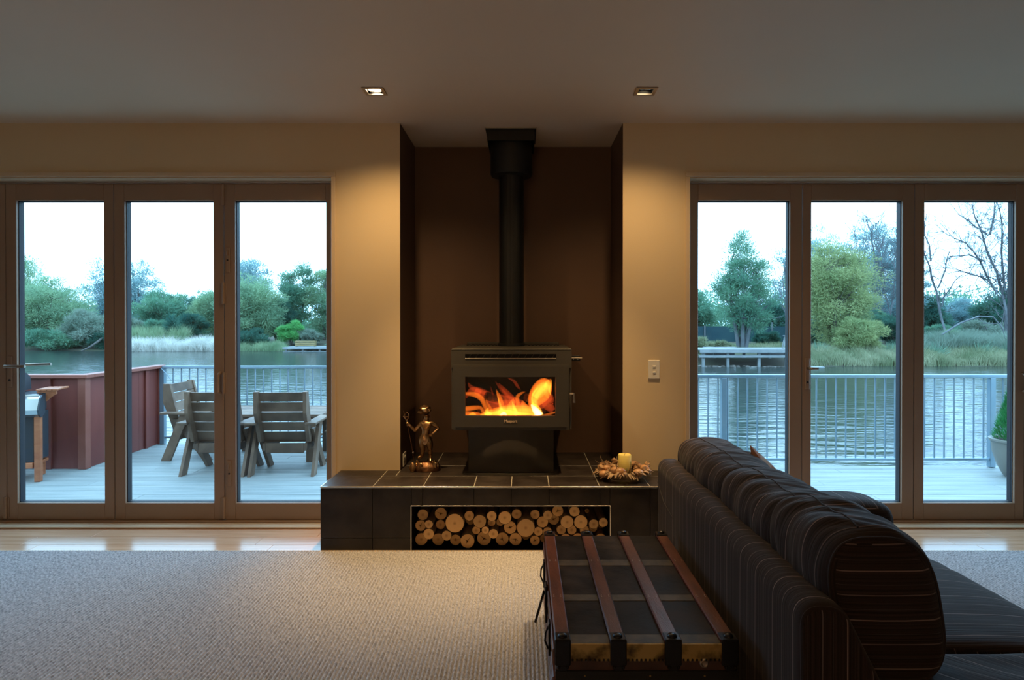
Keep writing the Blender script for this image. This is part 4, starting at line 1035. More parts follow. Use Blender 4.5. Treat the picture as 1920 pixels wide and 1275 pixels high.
for i in range(96):
    a_ = rnd.random() * 2 * PI; d = Vector((math.cos(a_) * 1.2, math.sin(a_), rnd.uniform(-.35, .6))).normalized()
    c0 = Vector((math.cos(a_) * 0.115, math.sin(a_) * 0.09, 0.045)); L = rnd.uniform(0.030, 0.062); s_ = d.cross(Vector((0, 0, 1))).normalized() * rnd.uniform(0.007, 0.013)
    k1 = c0 + d * L * .5 + Vector((0, 0, 0.006)); k2 = c0 + d * L; k2.z = max(k2.z - 0.012, 0.006)
    th = Vector((0, 0, 0.0012)); vs = [c0, k1 + s_, k2, k1 - s_, k1 + Vector((0, 0, 0.003)), c0 - th, k1 + s_ - th, k2 - th, k1 - s_ - th]
    obj('dried_leaf', MB().add(vs, [(0, 1, 4), (1, 2, 4), (2, 3, 4), (3, 0, 4), (5, 6, 1, 0), (6, 7, 2, 1), (7, 8, 3, 2), (8, 5, 0, 3), (5, 8, 7, 6)]), M_leafd, wr, local=True)
for i in range(16):
    a_ = rnd.random() * 2 * PI; c0 = Vector((math.cos(a_) * 0.10, math.sin(a_) * 0.08, 0.05)); e = c0 + Vector((math.cos(a_) * rnd.uniform(.01, .06), math.sin(a_) * 0.03, rnd.uniform(0.02, 0.07)))
    obj('twig', MB().tube([c0, c0.lerp(e, .5) + Vector((rnd.uniform(-.005, .005), 0, 0.003)), e], [0.002, 0.0016, 0.001], 5), M_bark, wr, local=True)
cz = PZ(852, 3.45)
ca = thing('candle', 'thick pale yellow pillar candle standing in the dried wreath', 'candle', (PX(1171.5, 3.45), 3.45, HT))
obj('wax', MB().lathe([(0.035, 0.001), (0.0372, 0.004), (0.0372, cz - HT - 0.004), (0.034, cz - HT), (0.028, cz - HT - 0.003), (0.0, cz - HT - 0.008)], (0, 0, 0), 36), M_candle, ca, local=True, smooth=True)
obj('wick', MB().tube([(0, 0, cz - HT - 0.008), (0.001, 0, cz - HT + 0.001), (0.003, 0, cz - HT + 0.006)], 0.001, 6), M_black, ca, local=True)

# ------------------------------------------------------------------ trunk
TX0, TX1, TY0, TY1, TZ = 0.090, 0.592, 1.69, 2.54, 0.34
tr = thing('steamer_trunk', 'old dark steamer trunk with four red-brown timber slats standing behind the sofa', 'trunk', ((TX0 + TX1) / 2, (TY0 + TY1) / 2, 0.0))
Z0 = 0.0112
obj('body', MB().bbox(TX0 + 0.004, TX1 - 0.004, TY0 + 0.006, TY1 - 0.006, Z0 + 0.008, 0.245, 0.004), M_leather, tr)
lid = obj('lid', MB().bbox(TX0, TX1, TY0, TY1, 0.250, TZ - 0.010, 0.006), M_leather, tr)
sx_ = [(0.088, 0.130), (0.241, 0.284), (0.392, 0.436), (0.548, 0.592)]
ys_ = [TY0 + 0.004, 1.738, 1.946, 1.991, 2.225, 2.280, TY1 - 0.002]
for i in range(3):
    x0, x1 = sx_[i][1], sx_[i + 1][0]
    for (ya, yb) in ((1.738, 1.946), (1.991, 2.225), (2.280, TY1 - 0.002)):
        obj('top_panel', MB().bbox(x0 + .001, x1 - .001, ya + .001, yb - .001, TZ - 0.0105, TZ - 0.004, 0.001), M_sheet, lid)
    for (ya, yb) in ((TY0 - 0.001, 1.738), (1.946, 1.991), (2.225, 2.280)):
        obj('brass_band', MB().bbox(x0 + .0005, x1 - .0005, ya, yb, TZ - 0.0105, TZ - 0.003, 0.001), M_brass2, lid)
for i, (x0, x1) in enumerate(sx_):
    s_ = obj('slat', MB().bbox(x0, x1, TY0 + 0.004, TY1 - 0.004, TZ - 0.010, TZ + 0.006, 0.0035), M_strap, tr)
    for yq in (1.955, 1.965, 2.245, 2.255):
        for xq in (x0 + .01, x1 - .01): obj('nail', MB().ball((xq, yq, TZ + 0.006), 0.0018, 6, 4, (1, 1, .6)), M_bsteel, s_)
    for (yy, sg) in ((TY0, -1), (TY1, 1)):
        cl = MB(); xm = (x0 + x1) / 2; w_ = (x1 - x0) / 2 + .001
        ya, yb = (yy - 0.010, yy + 0.034) if sg < 0 else (yy - 0.034, yy + 0.010)
        cl.bbox(xm - w_, xm + w_, ya, yb, TZ + 0.004, TZ + 0.011, 0.003)
        yc, yd = (yy - 0.011, yy + 0.0) if sg < 0 else (yy, yy + 0.011)
        cl.bbox(xm - w_, xm + w_, yc, yd, TZ - 0.062, TZ + 0.009, 0.003)
        cl.bbox(xm - w_ * .6, xm + w_ * .6, yc - .001, yd + .001, TZ - 0.075, TZ - 0.058, 0.003)
        for zz in (TZ - 0.064,):
            for xx in (xm - w_ * .55, xm + w_ * .55): cl.ball((xx, yc - .001 if sg < 0 else yd + .001, zz), 0.005, 8, 6)
        c_ = obj('corner_clamp', cl, M_iron, s_)
        cl = MB().ball((xm, yy + (0.010 if sg < 0 else -0.010), TZ + 0.011), 0.014, 14, 8, (1, 1, 0.65)); obj('dome_stud', cl, M_iron, s_, smooth=True)
# brass edge on the near side of the lid with a scalloped lower edge and nails
for i in range(3):
    x0, x1 = sx_[i][1], sx_[i + 1][0]; n = 9; poly = [(x0, TZ - 0.004), (x1, TZ - 0.004)]
    for q in range(n * 4 + 1):
        t_ = q / (n * 4); poly.append((x1 + (x0 - x1) * t_, TZ - 0.046 - 0.006 * abs(math.cos(t_ * n * PI))))
    obj('brass_edge', MB().prism(poly, TY0 - 0.004, TY0), M_brass, lid)
    obj('nails', cat(*[MB().ball((x0 + (x1 - x0) * (q + .5) / n, TY0 - 0.004, TZ - 0.048), 0.0035, 6, 5) for q in range(n)]), M_iron, lid)
obj('iron_band', MB().bbox(TX0 - 0.001, TX1 + 0.001, TY0 - 0.005, TY0 + 0.005, 0.236, 0.262, 0.001), M_black, tr)
for xq in (0.17, 0.35, 0.5): obj('rivet', MB().ball((xq, TY0 - 0.006, 0.249), 0.003, 6, 5), M_brass, tr)
bt = MB(); Mx = Matrix.Rotation(PI / 2, 4, 'X'); bt.lathe([(0.0125, 0.0), (0.0125, 0.004), (0.009, 0.0055), (0.006, 0.003), (0.0045, 0.003), (0.004, 0.006), (0.0, 0.006)], (PX(1321, TY0), TY0 - 0.0005, 0.283), 20, M=Mx)
obj('round_button', bt, M_bsteel, tr, smooth=True)
obj('bottom_band', MB().bbox(TX0 - 0.002, TX1 + 0.002, TY0 + 0.001, TY1 - 0.001, Z0, 0.058, 0.003), M_black, tr)
# left side: slats, hasps, leather handle
for zz in (0.085, 0.150, 0.205): obj('side_slat', MB().bbox(TX0 - 0.008, TX0 + 0.004, TY0 + 0.01, TY1 - 0.01, zz, zz + 0.032, 0.003), M_strap, tr)
obj('lid_slat', MB().bbox(TX0 - 0.008, TX0, TY0 + 0.01, TY1 - 0.01, 0.270, 0.315, 0.003), M_strap, lid)
for yq in (1.86, 2.33):
    b = MB().bbox(TX0 - 0.014, TX0 - 0.008, yq - 0.018, yq + 0.018, 0.215, 0.315, 0.003); b.tube([(TX0 - 0.012, yq, 0.30), (TX0 - 0.022, yq - .01, 0.285), (TX0 - 0.024, yq - .012, 0.26), (TX0 - 0.014, yq - .01, 0.235)], 0.003, 6)
    obj('hasp', b, M_iron, tr)
b = MB(); b.bbox(TX0 - 0.016, TX0 - 0.008, 2.075, 2.125, 0.20, 0.325, 0.003); obj('lock_plate', b, M_iron, tr)
b = MB(); b.bar((TX0 - 0.018, 2.10, 0.300), (TX0 - 0.050, 2.05, 0.215), 0.026, 0.004, (1, 0, 0.3)); obj('leather_tongue', b, M_iron, tr)

# ------------------------------------------------------------------ sofa
def superprof(x0, x1, z0, z1, e, n=56, lean=0.0):
    cx, cz_, a_, b_ = (x0 + x1) / 2, (z0 + z1) / 2, (x1 - x0) / 2, (z1 - z0) / 2; out = []
    for i in range(n):
        t_ = 2 * PI * i / n; c, s_ = math.cos(t_), math.sin(t_)
        x = a_ * math.copysign(abs(c) ** (2 / e), c); z = b_ * math.copysign(abs(s_) ** (2 / e), s_)
        out.append((cx + x + lean * z, cz_ + z))
    return out
def loft(prof, y0, y1, rnd_=0.03, m=40, wr_=0.0, seed=0, bulge=0.0, side=None, wscale=9.0, crown=0.0):
    """sweep a closed XZ profile along Y with rounded ends, wrinkles; returns MB and list of end-face flags"""
    n = len(prof); cx = sum(p[0] for p in prof) / n; cz_ = sum(p[1] for p in prof) / n
    rad = max(max(abs(p[0] - cx) for p in prof), max(abs(p[1] - cz_) for p in prof)); L = y1 - y0
    ss = [0.0]
    for i in range(6): ss.append(rnd_ * (1 - math.cos((i + 1) / 6 * PI / 2)))
    ys = [y0 + s_ for s_ in ss] + [y0 + rnd_ + (L - 2 * rnd_) * i / m for i in range(1, m)] + [y1 - s_ for s_ in ss[::-1]]
    vs = []; fs = []
    for y in ys:
        d = min(y - y0, y1 - y); k_ = 0.0 if d >= rnd_ else rnd_ - math.sqrt(max(0, rnd_ ** 2 - (rnd_ - d) ** 2))
        t_ = (y - y0) / L; bl_ = bulge * math.sin(PI * t_)
        for (x, z) in prof:
            v = Vector((x - cx, 0, z - cz_)); ln_ = v.length; u = v / max(ln_, 1e-6)
            q = v * max(0.02, 1 - k_ / max(ln_, .02)) + u * bl_
            if crown and z > cz_: q.z += crown * math.sin(PI * t_)
            if wr_:
                w_ = mnoise.noise(Vector((x * 4 + seed, y * wscale * 2.4, z * 4))) + .6 * mnoise.noise(Vector((x * 9 + seed, y * wscale * 5 + x * 12, z * 9)))
                q += u * wr_ * w_ * (1 if d > rnd_ * .6 else .35)
            vs.append((cx + q.x, y, cz_ + q.z))
    for j in range(len(ys) - 1):
        for i in range(n): fs.append((j * n + i, j * n + (i + 1) % n, (j + 1) * n + (i + 1) % n, (j + 1) * n + i))
    for base in (0, (len(ys) - 1) * n):          # capped with inner rings
        rings = [base]
        for sc_ in (0.66, 0.33):
            o = len(vs)
            for i in range(n):
                v = vs[base + i]; vs.append((cx + (v[0] - cx) * sc_, v[1] + (bulge * .5 * (1 - sc_)) * (-1 if base == 0 else 1), cz_ + (v[2] - cz_) * sc_))
            rings.append(o)
        for a_, b_ in zip(rings, rings[1:]):
            for i in range(n): fs.append((a_ + i, b_ + i, b_ + (i + 1) % n, a_ + (i + 1) % n))
        fs.append(tuple(rings[-1] + i for i in range(n)))
    return MB().add(vs, fs)
def upholster(name, mb, parent, m1, m2):
    o = obj(name, mb, None, parent, smooth=False, mats=[m1, m2])
    for p in o.data.polygons:
        p.use_smooth = True
        if abs(p.normal.y) > 0.8: p.material_index = 1
    return o
SY0, SY1 = 1.41, 2.93
so = thing('sofa', 'low dark brown striped fabric sofa seen from behind, with back cushions', 'sofa', (1.1, 2.1, 0.0))
back_prof = []
def rr(poly, r=0.03, n=7):
    out = []; N = len(poly)
    for i in range(N):
        p, a_, b_ = Vector(poly[i]), Vector(poly[i - 1]), Vector(poly[(i + 1) % N]); u = (a_ - p).normalized(); w_ = (b_ - p).normalized()
        rad = r[i] if isinstance(r, (list, tuple)) else r
        for q in range(n + 1):
            t_ = q / n; s0 = p + u * rad * (1 - t_) ** 2 * 1.0; s1 = w_ * rad * t_ ** 2
            out.append(tuple(s0 + s1))
    return out
def resample(poly, n):
    pts = [Vector(p) for p in poly]; L = [0]
    for i in range(len(pts)): L.append(L[-1] + (pts[(i + 1) % len(pts)] - pts[i]).length)
    out = []
    for k_ in range(n):
        s_ = L[-1] * k_ / n; i = max(j for j in range(len(pts)) if L[j] <= s_); t_ = (s_ - L[i]) / max(L[i + 1] - L[i], 1e-9)
        out.append(tuple(pts[i].lerp(pts[(i + 1) % len(pts)], t_)))
    return out
bp = resample(rr([(0.640, 0.03), (0.90, 0.03), (0.88, 0.30), (0.742, 0.573), (0.640, 0.573)], [0.01, 0.01, 0.01, 0.045, 0.05]), 110)
upholster('back_frame', loft(bp, SY0, SY1, 0.028, 60, 0.0012, 3), so, S_Y, S_X)
# short side return at the far end of the back (seam seen from the left)
obj('back_seam', MB().tube([(0.6385, SY1 - 0.02, 0.46), (0.6385, SY1 - 0.16, 0.40), (0.6385, SY1 - 0.32, 0.385)], 0.0015, 6), M_pipe, so)
# base and seat cushions
obj('base_frame', MB().bbox(0.88, 1.40, 1.22, 2.90, 0.05, 0.19, 0.02), S_Y, so)
for xx in (0.70, 1.34):
    for yy in (1.50 if xx < .8 else 1.30, 2.82):
        obj('leg', MB().lathe([(0.018, 0.0115), (0.024, 0.055)], (xx, yy, 0), 14), M_black, so, smooth=True)
s1 = resample(superprof(0.78, 1.56, 0.185, 0.356, 4.2, 80), 100)
upholster('seat_cushion', loft(s1, 1.635, 2.30, 0.04, 30, 0.004, 5, 0.006, crown=0.006), so, S_Y, S_X)
upholster('seat_cushion', loft(s1, 2.31, 2.72, 0.04, 24, 0.004, 15, 0.006, crown=0.006), so, S_Y, S_X)
s2 = resample(superprof(0.80, 1.56, 0.185, 0.354, 4.2, 80), 100)
upholster('seat_cushion', loft(s2, 1.19, 1.630, 0.04, 24, 0.004, 9, 0.006), so, S_D, S_X)
# far arm
ap = resample(superprof(0.90, 1.665, 0.06, 0.425, 5.5, 90, lean=0.0), 110)
upholster('arm', loft(ap, 2.70, 2.95, 0.07, 18, 0.002, 2), so, S_X, S_Z)
# back cushions, three along the back
def cush(y0, y1, z1, seed, x0=0.735, x1=1.02, name='back_cushion'):
    pr = resample(superprof(x0, x1, 0.345, z1, 3.0, 90, lean=-0.16), 110)
    t_ = thing_none = None
    o = upholster(name, loft(pr, y0, y1, 0.055, 56, 0.011, seed, 0.012, wscale=6.5), so, S_Y, S_Z)
    # piping around both end faces
    n = len(pr); cx = sum(p[0] for p in pr) / n; cz_ = sum(p[1] for p in pr) / n
    for yy in (y0 + 0.016,):
        pts = [(cx + (p[0] - cx) * 0.925, yy, cz_ + (p[1] - cz_) * 0.95) for p in pr]; obj('piping', MB().tube(pts + [pts[0]], 0.0028, 6), M_pipe, o)
    # seam along the top
    top = [(cx - 0.052, y0 + 0.05 + (y1 - y0 - 0.1) * i / 24, 0) for i in range(25)]
    pts = []
    me = o.data; zs = [(v.co.x, v.co.y, v.co.z) for v in me.vertices]
    for (x, y, _) in top:
        best = max((z - 4 * (abs(vx - x) + abs(vy - y)) for vx, vy, z in zs if abs(vx - x) < .02 and abs(vy - y) < .03), default=None)
        cand = [z for vx, vy, z in zs if abs(vx - x) < .012 and abs(vy - y) < .018 and z > cz_]
        if cand: pts.append((x, y, sum(cand) / len(cand) + 0.001))
    if len(pts) > 3: obj('top_seam', MB().tube(pts, 0.0022, 6), M_pipe, o)
    return o
cush(2.26, 2.92, 0.675, 1)
cush(1.80, 2.29, 0.690, 7)
cush(1.46, 1.83, 0.715, 13)
# scatter cushion leaning on the far back cushion, one corner up
sc_ = thing('scatter_cushion', 'brown and cream scatter cushion, its corner peeking above the sofa back', 'cushion', (1.045, 2.52, 0.505))
pm = MB(); N = 14; vs = []; fs = []
for side in (-1, 1):
    for i in range(N + 1):
        for j in range(N + 1):
            u = i / N * 2 - 1; v = j / N * 2 - 1; th = 0.055 * (1 - abs(u) ** 2.5) ** .6 * (1 - abs(v) ** 2.5) ** .6
            pin = 1 - 0.06 * (1 - abs(u) ** 2) * abs(v) - 0.0
            vs.append((side * th, u * 0.17 * (1 - .07 * (1 - v * v)), v * 0.17 * (1 - .07 * (1 - u * u))))
for s_ in range(2):
    o_ = s_ * (N + 1) ** 2
    for i in range(N):
        for j in range(N): fs.append((o_ + i * (N + 1) + j, o_ + (i + 1) * (N + 1) + j, o_ + (i + 1) * (N + 1) + j + 1, o_ + i * (N + 1) + j + 1))
R = Matrix.Rotation(math.radians(-28), 4, 'Y') @ Matrix.Rotation(math.radians(45), 4, 'X')
pm.add([R @ Vector(v) + Vector((0.0, 0.0, 0.0)) for v in vs], fs)
pco = obj('cover', pm, M_scat, sc_, local=True, smooth=False)
for p in pco.data.polygons: p.use_smooth = True

# ================================================================== OUTDOORS
DKZ = -0.20
dk = struct('deck', MB().box(-6.5, 6.6, 3.86, 5.99, DKZ - 0.16, DKZ - 0.036), M_deckj)
dk2 = obj('joist_frame', MB().box(-4.25, 0.0, 5.99, 7.10, DKZ - 0.16, DKZ - 0.036), M_deckj, dk)
y = 3.87; i = 0
while y < 7.1:
    y1 = y + 0.138; x0, x1 = (-6.5, 6.6) if y1 < 6.03 else (-4.26, 0.02)
    # each course is laid from boards butted end to end
    xs = [x0]; xx = x0 + random.uniform(1.5, 3.6)
    while xx < x1 - 0.6: xs.append(xx); xx += random.uniform(2.4, 3.6)
    xs.append(x1)
    for q in range(len(xs) - 1):
        dz = random.uniform(-0.0015, 0.0015)
        obj('plank', MB().bbox(xs[q] + 0.001, xs[q + 1] - 0.001, y, y1, DKZ - 0.034 + dz, DKZ + dz, 0.003), M_deck, dk)
    y = y1 + 0.005; i += 1
RT = 0.702; RB = -0.12
def railing(x0, x1, Y, label, post_xs, sp_, off):
    t = thing('deck_railing', label, 'railing', ((x0 + x1) / 2, Y, DKZ))
    obj('top_rail', MB().bbox(x0, x1, Y - 0.025, Y + 0.025, RT - 0.032, RT, 0.004), M_galv, t)
    obj('bottom_rail', MB().bbox(x0, x1, Y - 0.018, Y + 0.018, RB - 0.012, RB + 0.012, 0.003), M_galv, t)
    for p in post_xs: obj('post', MB().bbox(p - 0.026, p + 0.026, Y - 0.026, Y + 0.026, DKZ + 0.003, RT - 0.032, 0.003), M_galv, t)
    x = x0 + off
    me = None
    while x < x1:
        if all(abs(x - p) > 0.04 for p in post_xs):
            if me is None:
                o = obj('baluster', MB().tube([(0, 0, RB + 0.01), (0, 0, RT - 0.03)], 0.0078, 8), M_galv, t, local=True, smooth=True); me = o.data
            else: o = link('baluster', me, t, True)
            o.location = (x - (x0 + x1) / 2, 0, -DKZ)
        x += sp_
    return t
railing(-0.02, 6.5, 5.95, 'galvanised steel balustrade outside the doors on the right of the stove', [PX(1357, 5.95), PX(1357, 5.95) + 2.6, 6.45, 0.03], 0.0955, (PX(1309.5, 5.95) + 0.02) % 0.0955)
railing(-4.18, 0.0, 7.06, 'galvanised steel balustrade behind the deck chairs outside the left doors', [-2.05, 0.0 - 0.03, -4.15], 0.0945, 0.055)
t = railing(-0.5, 0.5, 0, 'short return of the galvanised balustrade between its two long runs', [], 0.1, 0.06)
t.location = (0.0, 6.50, DKZ); t.rotation_euler = (0, 0, PI / 2)
for c in t.children:
    if c.name.startswith(('top_rail', 'bottom_rail')): pass

# red stained low wall
pw = thing('deck_screen_wall', 'low red-brown stained panel wall with flat cap behind the barbecue', 'wall')
WX = -4.20; W1 = 5.87; ZT_ = 0.705
xs = [-6.4, -5.75, -5.16, -4.52, WX]
for i in range(4): obj('panel', MB().bbox(xs[i], xs[i + 1] - .002, W1, W1 + 0.02, DKZ + 0.004, ZT_ - 0.03, 0.001), M_red, pw)
for x in (-5.75, -5.16, -4.54): obj('batten', MB().bbox(x - 0.045, x + 0.03, W1 - 0.022, W1, DKZ + 0.004, ZT_ - 0.03, 0.002), M_red, pw)
obj('corner_post', MB().bbox(WX - 0.05, WX + 0.022, W1 - 0.024, W1 + 0.05, DKZ + 0.004, ZT_ - 0.03, 0.002), M_redcap, pw)
ysd = [W1 + 0.05, 6.30, 6.70, 7.10]
for i in range(3): obj('panel', MB().bbox(WX - 0.02, WX, ysd[i], ysd[i + 1] - .002, DKZ + 0.004, ZT_ - 0.03, 0.001), M_red, pw)
for y_ in (6.50, 6.82, 7.06): obj('batten', MB().bbox(WX, WX + 0.022, y_ - 0.03, y_ + 0.03, DKZ + 0.004, ZT_ - 0.03, 0.002), M_red, pw)
obj('cap', MB().bbox(-6.4, WX + 0.05, W1 - 0.05, W1 + 0.07, ZT_ - 0.03, ZT_ + 0.004, 0.004), M_redcap, pw)
obj('cap', MB().bbox(WX - 0.07, WX + 0.05, W1 + 0.071, 7.12, ZT_ - 0.03, ZT_ + 0.004, 0.004), M_redcap, pw)
# the line tied across the balustrade corner
rp_ = obj('washing_line', MB().tube([(WX + 0.03, 7.03, 0.69), (PX(312, 7.0), 7.0, PZ(701, 7.0)), (PX(322, 6.98), 6.98, PZ(714, 6.98))], 0.005, 6), M_galv)
tag(rp_, 'short diagonal metal stay at the corner of the far balustrade', 'stay')

# deck chairs with crossed legs
def deck_chair(label, x, y, rz):
    t = thing('deck_chair', label, 'chair', (x, y, DKZ + 0.0015), rz, 'weathered timber deck chairs around the low table')
    W = 0.265
    def member(nm, a_, b_, w_, h_, xs_): obj(nm, MB().bar((xs_, *a_), (xs_, *b_), w_, h_, (1, 0, 0)), M_chair, t, local=True)
    for s_ in (-1, 1):
        # arm-to-rear-foot leg, outermost ; flat boards on edge
        Mleg = MB().prism([(-0.01, 0.0), (0.085, 0.0), (0.275, 0.47), (0.185, 0.47)], s_ * (W + 0.006), s_ * (W + 0.034), 'X'); obj('leg', Mleg, M_chair, t, local=True)
        Mleg = MB().prism([(0.40, 0.0), (0.49, 0.0), (0.20, 0.42), (0.09, 0.42)], s_ * (W - 0.026), s_ * (W + 0.004), 'X'); obj('leg', Mleg, M_chair, t, local=True)
        st_ = MB().prism([(0.085, 0.30), (0.18, 0.30), (0.10, 0.55), (0.045, 0.775), (-0.02, 0.775), (-0.02, 0.58), (0.03, 0.46)], s_ * (W - 0.060), s_ * (W - 0.028), 'X'); obj('back_stile', st_, M_chair, t, local=True)
        obj('armrest', MB().bbox(s_ * (W + 0.005) - 0.05, s_ * (W + 0.005) + 0.05, -0.015, 0.47, 0.472, 0.494, 0.004), M_chair, t, local=True)
        obj('seat_rail', MB().bbox(s_ * (W - 0.075) - 0.014, s_ * (W - 0.075) + 0.014, 0.10, 0.47, 0.215, 0.285, 0.003), M_chair, t, local=True)
    for i in range(5):
        z0 = 0.305 + i * 0.0945; z1 = z0 + 0.084
        yl = lambda z: 0.155 - (z - 0.30) * 0.36 if z < .56 else 0.062 - (z - .56) * 0.22
        a_ = Vector((0, yl(z0), z0)); b_ = Vector((0, yl(z1), z1))
        obj('back_slat', MB().prism([(a_.y, a_.z), (a_.y + 0.02, a_.z), (b_.y + 0.02, b_.z), (b_.y, b_.z)], -(W - 0.060), W - 0.060, 'X'), M_chair, t, local=True)
    for i in range(4):
        y0 = 0.165 + i * 0.085; obj('seat_slat', MB().bbox(-(W - 0.03), W - 0.03, y0, y0 + 0.076, 0.286, 0.306, 0.003), M_chair, t, local=True)
    obj('apron', MB().bbox(-(W - 0.09), W - 0.09, 0.10, 0.125, 0.195, 0.285, 0.003), M_chair, t, local=True)
    return t
deck_chair('timber deck chair seen from behind, nearest the door with the lock plates', PX(529, 5.62), 5.58, math.radians(2))
deck_chair('timber deck chair seen from behind, half hidden by the hinged door stile', PX(399.5, 5.62), 5.58, math.radians(-1))
deck_chair('timber deck chair turned side-on in front of the red wall', -3.66, 6.50, -PI / 2)
deck_chair('timber deck chair at the far right end of the low table, mostly hidden', -1.52, 6.44, PI / 2)
tb = thing('low_table', 'weathered timber slatted low table between the deck chairs', 'table', (-2.58, 6.46, DKZ + 0.0015))
for i in range(6):
    y0 = -0.33 + i * 0.11; obj('table_slat', MB().bbox(-0.56, 0.56, y0, y0 + 0.102, 0.455, 0.483, 0.004), M_chair, tb, local=True)
for s_ in (-1, 1):
    obj('leg_panel', MB().bbox(s_ * 0.44 - 0.045, s_ * 0.44 + 0.045, -0.30, -0.20, 0, 0.41, 0.004), M_chair, tb, local=True)
    obj('leg_panel', MB().bbox(s_ * 0.44 - 0.045, s_ * 0.44 + 0.045, 0.20, 0.30, 0, 0.41, 0.004), M_chair, tb, local=True)
    obj('cross_rail', MB().bbox(s_ * 0.44 - 0.02, s_ * 0.44 + 0.02, -0.31, 0.31, 0.41, 0.455, 0.004), M_chair, tb, local=True)

# barbecue
bq = thing('barbecue', 'gas barbecue with silver control panel, dark hood and timber trolley', 'barbecue', (PX(38, 5.42), 5.40, DKZ + 0.0015), math.radians(16))
# local: front faces -y, right end at x=+0.20
def lb(nm, m, *a_, par=bq, b=0.004): return obj(nm, MB().bbox(*a_, b), m, par, local=True)
lb('cabinet', M_bbqc, -0.62, 0.12, -0.02, 0.26, 0.17, 0.60)
for x_ in (-0.66, 0.155):
    lb('leg', M_bbqw, x_ - 0.024, x_ + 0.024, -0.05, 0.0, 0, 0.66); lb('leg', M_bbqw, x_ * .4 - 0.022, x_ * .4 + 0.022, 0.24, 0.29, 0, 0.66)
lb('lower_rail', M_bbqw, -0.62, 0.12, -0.045, -0.005, 0.12, 0.17); lb('lower_shelf', M_bbqw, -0.62, 0.12, 0.0, 0.26, 0.13, 0.155)
cpn = MB().prism([(-0.085, 0.600), (-0.10, 0.64), (-0.06, 0.735), (-0.03, 0.76), (0.0, 0.76), (0.0, 0.58), (-0.05, 0.575)], -0.68, 0.175, 'X')
cpo = obj('control_panel', cpn, M_bbqs, bq, local=True)
obj('panel_rim', MB().prism([(-0.04, 0.758), (-0.035, 0.772), (0.02, 0.772), (0.02, 0.758)], -0.68, 0.165, 'X'), M_bbqs, cpo, local=True)
obj('knob', MB().lathe([(0.030, 0.0), (0.028, 0.010), (0.020, 0.012), (0.018, 0.034), (0.0, 0.036)], (0.02, -0.075, 0.69), 20, M=Matrix.Rotation(math.radians(68), 4, 'X')), M_bbqc, cpo, local=True, smooth=True)
obj('end_cap', MB().prism([(-0.088, 0.595), (-0.104, 0.64), (-0.062, 0.738), (-0.03, 0.765), (0.02, 0.765), (0.02, 0.60), (-0.05, 0.57)], 0.176, 0.19, 'X'), M_bbqd, bq, local=True)
obj('burner_box', MB().bbox(-0.66, 0.10, 0.0, 0.28, 0.60, 0.775, 0.01), M_bbqc, bq, local=True)
hd_ = MB().prism([(-0.01, 0.785), (-0.01, 0.81), (0.03, 0.87), (0.10, 0.925), (0.20, 0.94), (0.27, 0.90), (0.29, 0.785)], -0.64, -0.05, 'X')
ho = obj('hood', hd_, M_bbqd, bq, local=True)
obj('hood_rim', MB().prism([(-0.018, 0.79), (-0.018, 0.812), (0.025, 0.878), (0.10, 0.935), (0.20, 0.95), (0.28, 0.905), (0.30, 0.79)], -0.05, -0.03, 'X'), M_bbqc, ho, local=True)
obj('hood_handle', MB().bbox(-0.55, 0.06, -0.075, -0.035, 0.790, 0.815, 0.005), M_bbqw, ho, local=True)
sh_ = lb('side_shelf_rail', M_bbqw, 0.12, 0.27, 0.03, 0.055, 0.775, 0.795)
for i in range(4): obj('shelf_slat', MB().bbox(0.125 + i * 0.042, 0.161 + i * 0.042, 0.0, 0.25, 0.797, 0.813, 0.003), M_bbqw, bq, local=True)
obj('shelf_bracket', MB().prism([(0.19, 0.775), (0.19, 0.70), (0.22, 0.73), (0.27, 0.765), (0.27, 0.775)], 0.03, 0.055, 'Y'), M_bbqw, bq, local=True)

# potted conifer
pc_ = thing('potted_conifer', 'green clipped conifer in a round grey stoneware pot by the balustrade', 'plant', (PX(1917, 5.55), 5.58, DKZ + 0.0015))
obj('pot', MB().lathe([(0.10, 0.0), (0.12, 0.01), (0.165, 0.10), (0.20, 0.22), (0.208, 0.30), (0.215, 0.318), (0.228, 0.326), (0.228, 0.342), (0.205, 0.346), (0.190, 0.335), (0.185, 0.31), (0.0, 0.31)], (0, 0, 0), 40), M_pot, pc_, local=True, smooth=True)
obj('soil', MB().lathe([(0.184, 0.310), (0.184, 0.318), (0.0, 0.322)], (0, 0, 0), 24), M_soil, pc_, local=True)
obj('stem', MB().tube([(0, 0, 0.31), (0, 0, 0.75)], [0.018, 0.006], 8), M_tree, pc_, local=True)

# ------------------------------------------------------------------ fast leaf clouds
def rawmesh(name, V, Fc, m, parent=None, local=False):
    """V (n,3), Fc (k,3) or (k,4) arrays"""
    me = bpy.data.meshes.new(name); n = len(V); k_, c = Fc.shape
    me.vertices.add(n); me.vertices.foreach_set('co', V.astype(np.float32).ravel())
    me.loops.add(k_ * c); me.loops.foreach_set('vertex_index', Fc.astype(np.int32).ravel())
    me.polygons.add(k_); me.polygons.foreach_set('loop_start', np.arange(0, k_ * c, c, dtype=np.int32))
    me.update(calc_edges=True); me.materials.append(m)
    return link(name, me, parent, local)
RNG = np.random.default_rng(5)
def leaves(C, D, L, W):
    """triangular leaves: centres C, unit directions D, lengths L, widths W"""
    n = len(C); r = RNG.normal(size=(n, 3)); S = np.cross(D, r); S /= np.linalg.norm(S, axis=1)[:, None] + 1e-9
    A = C - S * W[:, None] * .5; B = C + S * W[:, None] * .5; T = C + D * L[:, None]
    V = np.stack([A, B, T], 1).reshape(-1, 3); return V, np.arange(3 * n).reshape(-1, 3)
def unit(a): return a / (np.linalg.norm(a, axis=1)[:, None] + 1e-9)

